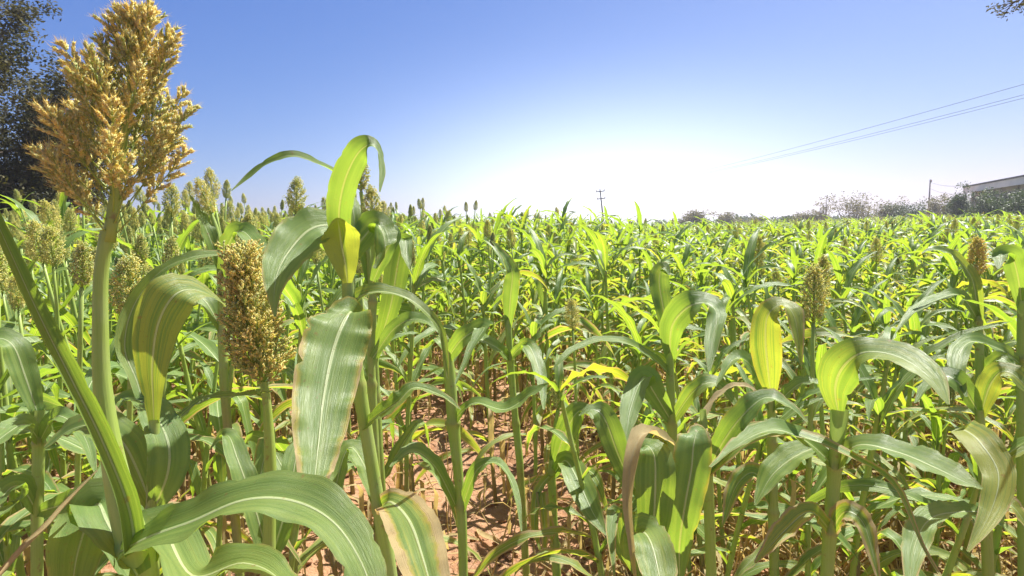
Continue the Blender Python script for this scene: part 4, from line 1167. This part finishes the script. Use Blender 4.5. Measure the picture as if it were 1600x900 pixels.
# ------------------------------------------------------------------ trees and shrubs
def grow(mb, leaves, base, d, L, rad, depth, r, spread=0.6, kids=(2, 4), minr=0.004, up=0.12, trunk_tone=(0, 0, .5)):
    k = 5; pts = [base.copy()]; rr = [rad]; p = base.copy(); dd = d.normalized()
    for i in range(k):
        dd = (dd + Vector((r.gauss(0, .13), r.gauss(0, .13), r.gauss(0, .10) + up * .25))).normalized()
        p = p + dd * L / k; pts.append(p.copy()); rr.append(rad * (1 - .42 * (i + 1) / k))
    mb.tube(pts, [max(minr, q) for q in rr], 7 if depth > 2 else (5 if depth > 0 else 3), (0, 0, r.random()), False)
    if depth == 0:
        leaves.append((pts[2], dd)); leaves.append((pts[-1], dd)); leaves.append((pts[4], dd))
        return
    for c in range(r.randint(*kids) + (1 if depth > 2 else 0)):
        i = r.randint(2, k)
        nd = (dd + Vector((r.gauss(0, spread), r.gauss(0, spread), r.gauss(0, spread * .7) + up))).normalized()
        grow(mb, leaves, pts[i], nd, L * r.uniform(.58, .82), rr[i] * r.uniform(.5, .75), depth - 1, r, spread, kids, minr, up)
    if depth > 1:
        grow(mb, leaves, pts[-1], dd, L * .75, rr[-1], depth - 1, r, spread, kids, minr, up)

def foliage(mb, leaves, n, rad, size, r, droop=0.0):
    for (p, d) in leaves:
        for q in range(n):
            g_ = Vector((r.gauss(0, 1), r.gauss(0, 1), r.gauss(0, 1))).normalized() * (r.random() ** .45) * rad * 1.5
            c = p + Vector((g_.x, g_.y, g_.z * .75 - droop * r.random()))
            a = Vector((r.gauss(0, 1), r.gauss(0, 1), r.gauss(0, .6))).normalized(); b = a.orthogonal().normalized()
            b.rotate(Matrix.Rotation(r.uniform(0, 6.28), 3, a))
            s = size * r.uniform(.6, 1.4)
            mb.add([c, c + a * s * .5 + b * s * .22, c + a * s, c + a * s * .5 - b * s * .22], [(0, 1, 2, 3)], None, (0, 0, r.random()))

def tree(name, label, cat, loc, H, limbs, depth, seed, leafmat, nl, lrad, lsize, rad=0.2, spread=.6, kids=(2, 4), up=.12, group=None, droop=0.0, trunkdir=(0, 0, 1)):
    r = random.Random(seed)
    root = empty(name, loc, label=label, cat=cat, group=group)
    mb = MB(); lv = []
    tp = [Vector((0, 0, -.3)), Vector((.03, 0, H * .25)), Vector((.0, .05, H * .5))]
    tp = [p_ + Vector(trunkdir) * p_.z * 0 for p_ in tp]
    mb.tube(tp, [rad * 1.3, rad, rad * .8], 10, (0, 0, .4))
    for (z, d, L) in limbs:
        grow(mb, lv, Vector((0, .02, z * H)), Vector(d), L, rad * .5, depth, r, spread, kids, .004, up)
    link('trunk', mb.mesh('trunk', M_BARK), root)
    fm = MB(); foliage(fm, lv, nl, lrad, lsize, r, droop)
    link('crown', fm.mesh('crown', leafmat, False), root)
    return root, len(lv), len(fm.f)

q = P(-225, 300, 15.0)
_, a_, b_ = tree('acacia_tree', 'large dark fine-leaved tree rising out of the left edge of the photo', 'tree', (q.x, q.y, 0), 8.0,
     [(.18, (.75, -.1, .35), 3.2), (.30, (.9, 0, .30), 2.4), (.36, (.6, -.4, .6), 2.6), (.42, (.5, .3, .8), 2.8), (.48, (.15, -.2, 1), 3.0), (.5, (-.5, .2, .9), 2.6), (.4, (-.8, -.2, .4), 2.6), (.5, (.4, 0, 1.0), 3.2), (.24, (.3, -.8, .3), 2.2), (.15, (.9, .1, -.05), 2.6), (.12, (.7, -.4, .0), 2.4), (.2, (.8, .5, .1), 2.4)],
     4, 31, M_TREELEAF, 46, .24, .105, .28, .55, (2, 3), .10, droop=.15)
print('tree', a_, b_)
# overhanging tree off to the right, one twig of it enters the frame at the top
def roadside_tree():
    r = random.Random(8)
    tip = P(1584, 4, 7.0); b = Vector((tip.x + 3.1, tip.y - .5, 0))
    root = empty('roadside_tree', b, label='bare twig tips of a roadside tree reaching in at the top right corner', cat='tree')
    mb = MB(); lv = []
    mb.tube([(0, 0, -.3), (.03, 0, 1.6), (0, .04, 3.2), (-.05, 0, 4.4)], [.20, .16, .12, .08], 10, (0, 0, .4), False)
    for (z, dr, L) in ((4.2, (.5, .2, .9), 1.3), (3.6, (.8, -.3, .6), 1.4), (4.3, (-.1, .6, .9), 1.2), (3.9, (.1, -.8, .7), 1.3)):
        grow(mb, lv, Vector((0, 0, z)), Vector(dr), L, .06, 3, r, .5, (2, 3), .004, .1)
    t = tip - b
    c = spline([(0, 0, 3.3), (-.9, .05, 4.25), (-2.0, .25, 4.45), (-2.6, .4, 4.25), tuple(t)], 24)
    c = [Vector(q) for q in c]
    mb.tube(c, [.055 * (1 - i / 25) + .003 for i in range(25)], 6, (0, 0, .4), False)
    for i in range(9, 25):
        for q in range(2 if i > 15 else 1):
            d_ = (c[min(i + 1, 24)] - c[max(i - 1, 0)]).normalized() + Vector((r.gauss(0, .5), r.gauss(0, .5), r.gauss(-.1, .5)))
            grow(mb, lv, c[i], d_, r.uniform(.08, .20), .007, 1, r, .5, (2, 3), .0022, -.05)
    link('trunk', mb.mesh('trunk', M_BARK), root)
    fm = MB(); foliage(fm, lv, 3, .05, .045, r)
    link('crown', fm.mesh('crown', M_TREELEAF, False), root)
roadside_tree()

def shrub(px, py_top, py_bot, wpx, d, matl, label, seed, dens=1.0, group=None, name='shrub', cat='shrub', airy=False):
    a = P(px, 345, d); base = Vector((a.x, a.y, terrain(a.x, a.y)))
    top = P(px, py_top, d).z; H = max(.8, top - base.z) * 1.22; W = wpx / FPX * d
    r = random.Random(seed)
    root = empty(name, base, label=label, cat=cat, group=group)
    mb = MB(); fm = MB()
    nst = 7 if not airy else 3
    tips = []
    for i in range(nst):
        x = r.uniform(-.42, .42) * W; h = H * r.uniform(.55, .95) * (1 - .5 * abs(x / W))
        pts = [Vector((x * .3, 0, -.1)), Vector((x * .7, r.uniform(-.3, .3), h * .4)), Vector((x, r.uniform(-.4, .4), h * .85))]
        mb.tube(pts, [.05 * H / 3, .035 * H / 3, .015], 5, (0, 0, .5))
        for t in range(9):
            q_ = pts[1].lerp(pts[2], r.uniform(0, 1)) if t > 1 else pts[0].lerp(pts[1], .7)
            e = q_ + Vector((r.gauss(0, W * .14), r.gauss(0, W * .14), abs(r.gauss(0, H * .14))))
            mb.tube([q_, e], [.015, .006], 3, (0, 0, .5), False); tips.append(e)
    lsz = max(.12, d * .0030)
    for e in tips:
        foliage(fm, [(e, e)], int((85 if not airy else 40) * dens), (.13 if not airy else .09) * min(W, H * 1.4), lsz, r)
    for v in fm.v:
        if v.z < .05: v.z = .05
    link('stem', mb.mesh('stem', M_BARK), root)
    link('foliage', fm.mesh('foliage', matl, False), root)

SH = [
    (1085, 334, 52, 95, M_DRYBUSH, 'grey round bush alone on the skyline right of the glare', 1),
    (1140, 340, 40, 100, M_DRYBUSH, 'low pale bush between the grey round bush and the treeline', .8),
    (1186, 341, 46, 88, M_DRYBUSH, 'low faded bush starting the distant treeline', .9),
    (1228, 338, 50, 85, M_BUSHLEAF, 'dark green low bush in the distant treeline', .8),
    (1262, 333, 46, 80, M_DRYBUSH, 'brownish thin bush just left of the gangly tree', .8),
    (1330, 306, 74, 76, M_DRYBUSH, 'wide twiggy brown-grey bush right of the gangly tree', .55),
    (1378, 314, 56, 72, M_DRYBUSH, 'lower twiggy brown bush between the wide one and the violet-dark one', .7),
    (1420, 319, 60, 70, M_BUSHLEAF, 'compact dark bush left of the straight utility pole', 1.1),
    (1480, 306, 44, 62, M_DRYBUSH, 'faded bush right of the straight utility pole', .9),
    (1512, 298, 50, 47, M_BUSHLEAF, 'dark leafy bush at the left corner of the building', 1.3),
    (1556, 303, 60, 40, M_BUSHLEAF, 'dark hedge-like bush in front of the building wall', 1.4),
    (1604, 294, 66, 37, M_BUSHLEAF, 'tallest dark bush hiding the building at the right edge', 1.4),
]
for i, (px, pt, wpx, d, ml, lab, dn) in enumerate(SH):
    shrub(px, pt, 350, wpx, d, ml, lab, 50 + i, dn, 'bushes along the far field edge')
shrub(1290, 300, 350, 34, 72, M_DRYBUSH, 'gangly slender tree with tufted top standing above the brown bushes', 90, .45, name='slender_tree', cat='tree', airy=True)
# far low woodland on the skyline
def far_woods():
    r = random.Random(4); fm = MB()
    for i in range(150):
        a = R(r.uniform(14, 46)); d = r.uniform(150, 190)
        x, y = math.sin(a) * d, math.cos(a) * d
        h = r.uniform(1.2, 4.0) * (0.55 + .45 * noise.noise((a * 9, 0, 0)) + .3)
        foliage(fm, [(Vector((x, y, terrain(x, y) + h * .5)), None)], 70, h * .34, 1.0, r)
    for v in fm.v: v.z = max(v.z, terrain(v.x, v.y) + .05)
    link('far_woods', fm.mesh('far_woods', M_BUSHLEAF, False), kind='stuff', label='hazy strip of far trees along the skyline', cat='woods')
far_woods()

# ------------------------------------------------------------------ utility poles and wires
def pole(x, y, H, lean, label, arm=0.8, arms=2, ang=0.0):
    z = terrain(x, y)
    root = empty('utility_pole', (x, y, z), ang, label=label, cat='utility pole', group='utility poles')
    L = Matrix.Rotation(lean, 4, 'Y')
    mb = MB(); mb.tube([L @ Vector((0, 0, -.4)), L @ Vector((0, 0, H * .5)), L @ Vector((0, 0, H))], [.10, .085, .07], 8, (0, 0, .5))
    link('post', mb.mesh('post', M_CONC), root)
    tops = []
    for k in range(arms):
        zz = H - .25 - k * .75
        m_ = MB(); m_.box(-arm, arm, -.13, -.05 + .1 * 0, zz - .05, zz + .05, L)
        ca = link('crossarm', m_.mesh('crossarm', M_IRON, False), root)
        for sx in (-1, 1):
            ib = MB(); ib.tube([L @ Vector((sx * arm * .9, -.09, zz + .05)), L @ Vector((sx * arm * .9, -.09, zz + .11)), L @ Vector((sx * arm * .9, -.09, zz + .20))], [.03, .055, .03], 7, (0, 0, .5))
            link('insulator', ib.mesh('insulator', M_CERAM), ca)
            tops.append(root.matrix_basis @ Vector((0, 0, 0)) + Matrix.Rotation(ang, 3, 'Z') @ (L @ Vector((sx * arm * .9, -.09, zz + .20))) + Vector((x, y, z)) * 1.0 - Vector((0, 0, 0)))
    return root, tops

p1 = P(946, 352, 60.0)
_, t1 = pole(p1.x, p1.y, 5.35, R(-6), 'weathered pole with two crossarms leaning left in the glare', .45, 2)
p2x, p2y = 15.6, -2.0
_, t2 = pole(p2x, p2y, 5.6, 0, 'near utility pole carrying the overhead wires out of the frame', .9, 2)
def wire(a, b, sag, label, rad=.0055, group=None):
    a, b = Vector(a), Vector(b)
    o = a
    mb = MB(); mb.tube([a.lerp(b, i / 40) - Vector((0, 0, 4 * sag * (i / 40) * (1 - i / 40))) - o for i in range(41)], [rad] * 41, 5, (0, 0, .5))
    ob = link('overhead_wire', mb.mesh('overhead_wire', M_WIRE), None, Matrix.Translation(o), label=label, cat='wire', group='overhead wires')
    return ob
def tp(root_xy, H, lean, sx, k, arm=.45):
    x, y = root_xy; zz = H - .25 - k * .75
    L = Matrix.Rotation(lean, 3, 'Y')
    return Vector((x, y, terrain(x, y))) + L @ Vector((sx * arm * .9, -.09, zz + .20))
H1 = 5.35
wire(tp((p1.x, p1.y), H1, R(-5), -1, 0), tp((p2x, p2y), 5.6, 0, -1, 0, .9), .8, 'highest of the three overhead wires crossing the sky at right')
wire(tp((p1.x, p1.y), H1, R(-6), .72, 0), tp((p2x, p2y), 5.6, 0, .72, 0, .9), .8, 'middle one of the three overhead wires crossing the sky')
DZ = Vector((0, 0, .05))
wire(tp((p1.x, p1.y), H1, R(-6), 1, 0) - DZ, tp((p2x, p2y), 5.6, 0, 1, 0, .9) - DZ, .8, 'lowest of the three overhead wires crossing the sky at right')
# straight pole by the bushes
q3 = P(1450, 345, 66.0)
h3 = P(1450, 281, 66.0).z - terrain(q3.x, q3.y)
_, _t = pole(q3.x, q3.y, h3, 0, 'thin straight utility pole standing among the bushes', .35, 1, R(60))
q4 = P(1507, 340, 56.0); h4 = P(1507, 288, 56.0).z - terrain(q4.x, q4.y)
_, _t = pole(q4.x, q4.y, h4, 0, 'short post carrying wires beside the building', .3, 1, R(60))
za = Vector((q3.x, q3.y, terrain(q3.x, q3.y) + h3)); zb = Vector((q4.x, q4.y, terrain(q4.x, q4.y) + h4))
wire(za - Vector((0, 0, .3)), zb - Vector((0, 0, .1)), .25, 'upper thin wire from the straight pole to the building post', .018)
wire(za - Vector((0, 0, 1.0)), zb - Vector((0, 0, .9)), .3, 'lower thin wire from the straight pole to the building post', .018)

# ------------------------------------------------------------------ farm building
def building():
    c0 = P(1518, 340, 50.0); c1 = P(1625, 340, 37.5)
    c0.z = c1.z = 0
    d = (c1 - c0).normalized(); L = 26.0; nrm = Vector((-d.y, d.x, 0))     # into the building
    if nrm.x < 0: nrm = -nrm
    base = terrain(c0.x, c0.y) - .1
    eave = P(1518, 294, 50.0).z - base
    root = empty('farm_building', (c0.x, c0.y, base), label='long low grey building with white roof band behind the dark bushes', cat='building')
    Mx = Matrix(((d.x, nrm.x, 0, 0), (d.y, nrm.y, 0, 0), (0, 0, 1, 0), (0, 0, 0, 1)))
    W = 8.0; t = .22
    # front wall with openings between pillars, in pieces
    mb = MB()
    nb = 8; bay = L / nb
    mb.box(0, L, 0, t, 0, 1.0, Mx); mb.box(0, L, 0, t, eave - .75, eave, Mx)
    for i in range(nb):
        mb.box(i * bay + .0, i * bay + .9, 0, t, 1.0, eave - .75, Mx)
        mb.box((i + 1) * bay - .9, (i + 1) * bay, 0, t, 1.0, eave - .75, Mx)
    mb.box(0, L, W - t, W, 0, eave, Mx)
    mb.box(0, t, t, W - t, 0, eave, Mx); mb.box(L - t, L, t, W - t, 0, eave, Mx)
    rise = 0.45
    vs = [Mx @ Vector(v) for v in ((0, 0, eave), (0, W, eave), (0, W / 2, eave + rise), (t, 0, eave), (t, W, eave), (t, W / 2, eave + rise))]
    mb.add(vs, [(0, 1, 2), (3, 5, 4), (0, 2, 5, 3), (1, 4, 5, 2)])
    link('wall', mb.mesh('wall', M_WALL, False), root)
    for i in range(nb):
        f = MB(); x0, x1 = i * bay + .9, (i + 1) * bay - .9
        z0, z1 = 1.0, eave - .75
        for a in ((x0, x0 + .07, z0, z1), (x1 - .07, x1, z0, z1), (x0 + .07, x1 - .07, z0, z0 + .07), (x0 + .07, x1 - .07, z1 - .07, z1), ((x0 + x1) / 2 - .03, (x0 + x1) / 2 + .03, z0 + .07, z1 - .07)):
            f.box(a[0], a[1], .05, .12, a[2], a[3], Mx)
        w_ = link('window', f.mesh('window', M_IRON, False), root)
        g = MB(); g.box(x0 + .07, x1 - .07, .08, .10, z0 + .07, z1 - .07, Mx)
        link('pane', g.mesh('pane', M_DARK, False), w_)
        pb = MB(); pb.box(i * bay + .02, i * bay + .30, -.12, -.003, 0, eave - .05, Mx)
        link('pillar', pb.mesh('pillar', M_CONC, False), root)
    # corrugated roof
    for side in (0, 1):
        rb = MB(); n = 150; ov = .55
        rows = []
        for i in range(n + 1):
            x = -.5 + (L + 1.0) * i / n; wv = .035 * math.sin(i * 1.5708 * 2 + .7)
            for (yy, zz) in ((-ov, eave - rise * ov / (W / 2) + .04), (W / 2, eave + rise + .04)):
                y_ = yy if side == 0 else W - yy
                rows.append(Mx @ Vector((x, y_, zz + wv))); rows.append(Mx @ Vector((x, y_, zz + wv + .03)))
        fs = []
        for i in range(n):
            a = i * 4; b = a + 4
            fs += [(a, b, b + 2, a + 2), (a + 1, a + 3, b + 3, b + 1), (a, a + 1, b + 1, b), (a + 2, b + 2, b + 3, a + 3)]
        rb.add(rows, fs)
        link('roof', rb.mesh('roof', M_ROOF), root)
    fb = MB(); fb.box(-.5, L + .5, -.60, -.56, eave - .42, eave + .06, Mx)
    link('fascia', fb.mesh('fascia', M_ROOF, False), root)
    eb = MB(); eb.box(-.52, L + .52, -.66, -.605, eave + .063, eave + .20, Mx)
    link('gutter', eb.mesh('gutter', M_RIDGE, False), root)
    rg = MB(); rg.tube([Mx @ Vector((-.55, W / 2, eave + rise + .1)), Mx @ Vector((L + .55, W / 2, eave + rise + .1))], [.16, .16], 8)
    link('ridge_cap', rg.mesh('ridge_cap', M_RIDGE), root)
building()

# ------------------------------------------------------------------ the dusty air over the field
def haze():
    m_, t = mat('haze_air'); k = NT(t)
    v = k.n('ShaderNodeVolumePrincipled')
    v.inputs['Color'].default_value = (0.86, 0.88, 0.95, 1)
    v.inputs['Density'].default_value = HAZE
    v.inputs['Anisotropy'].default_value = 0.35
    out = k.n('ShaderNodeOutputMaterial'); k.l(v.outputs[0], out.inputs['Volume'])
    mb = MB(); mb.box(-950, 950, -80, 950, -3.2, 13.5)
    link('haze', mb.mesh('haze', m_, False), kind='stuff')
HAZE = 0.0011
haze()
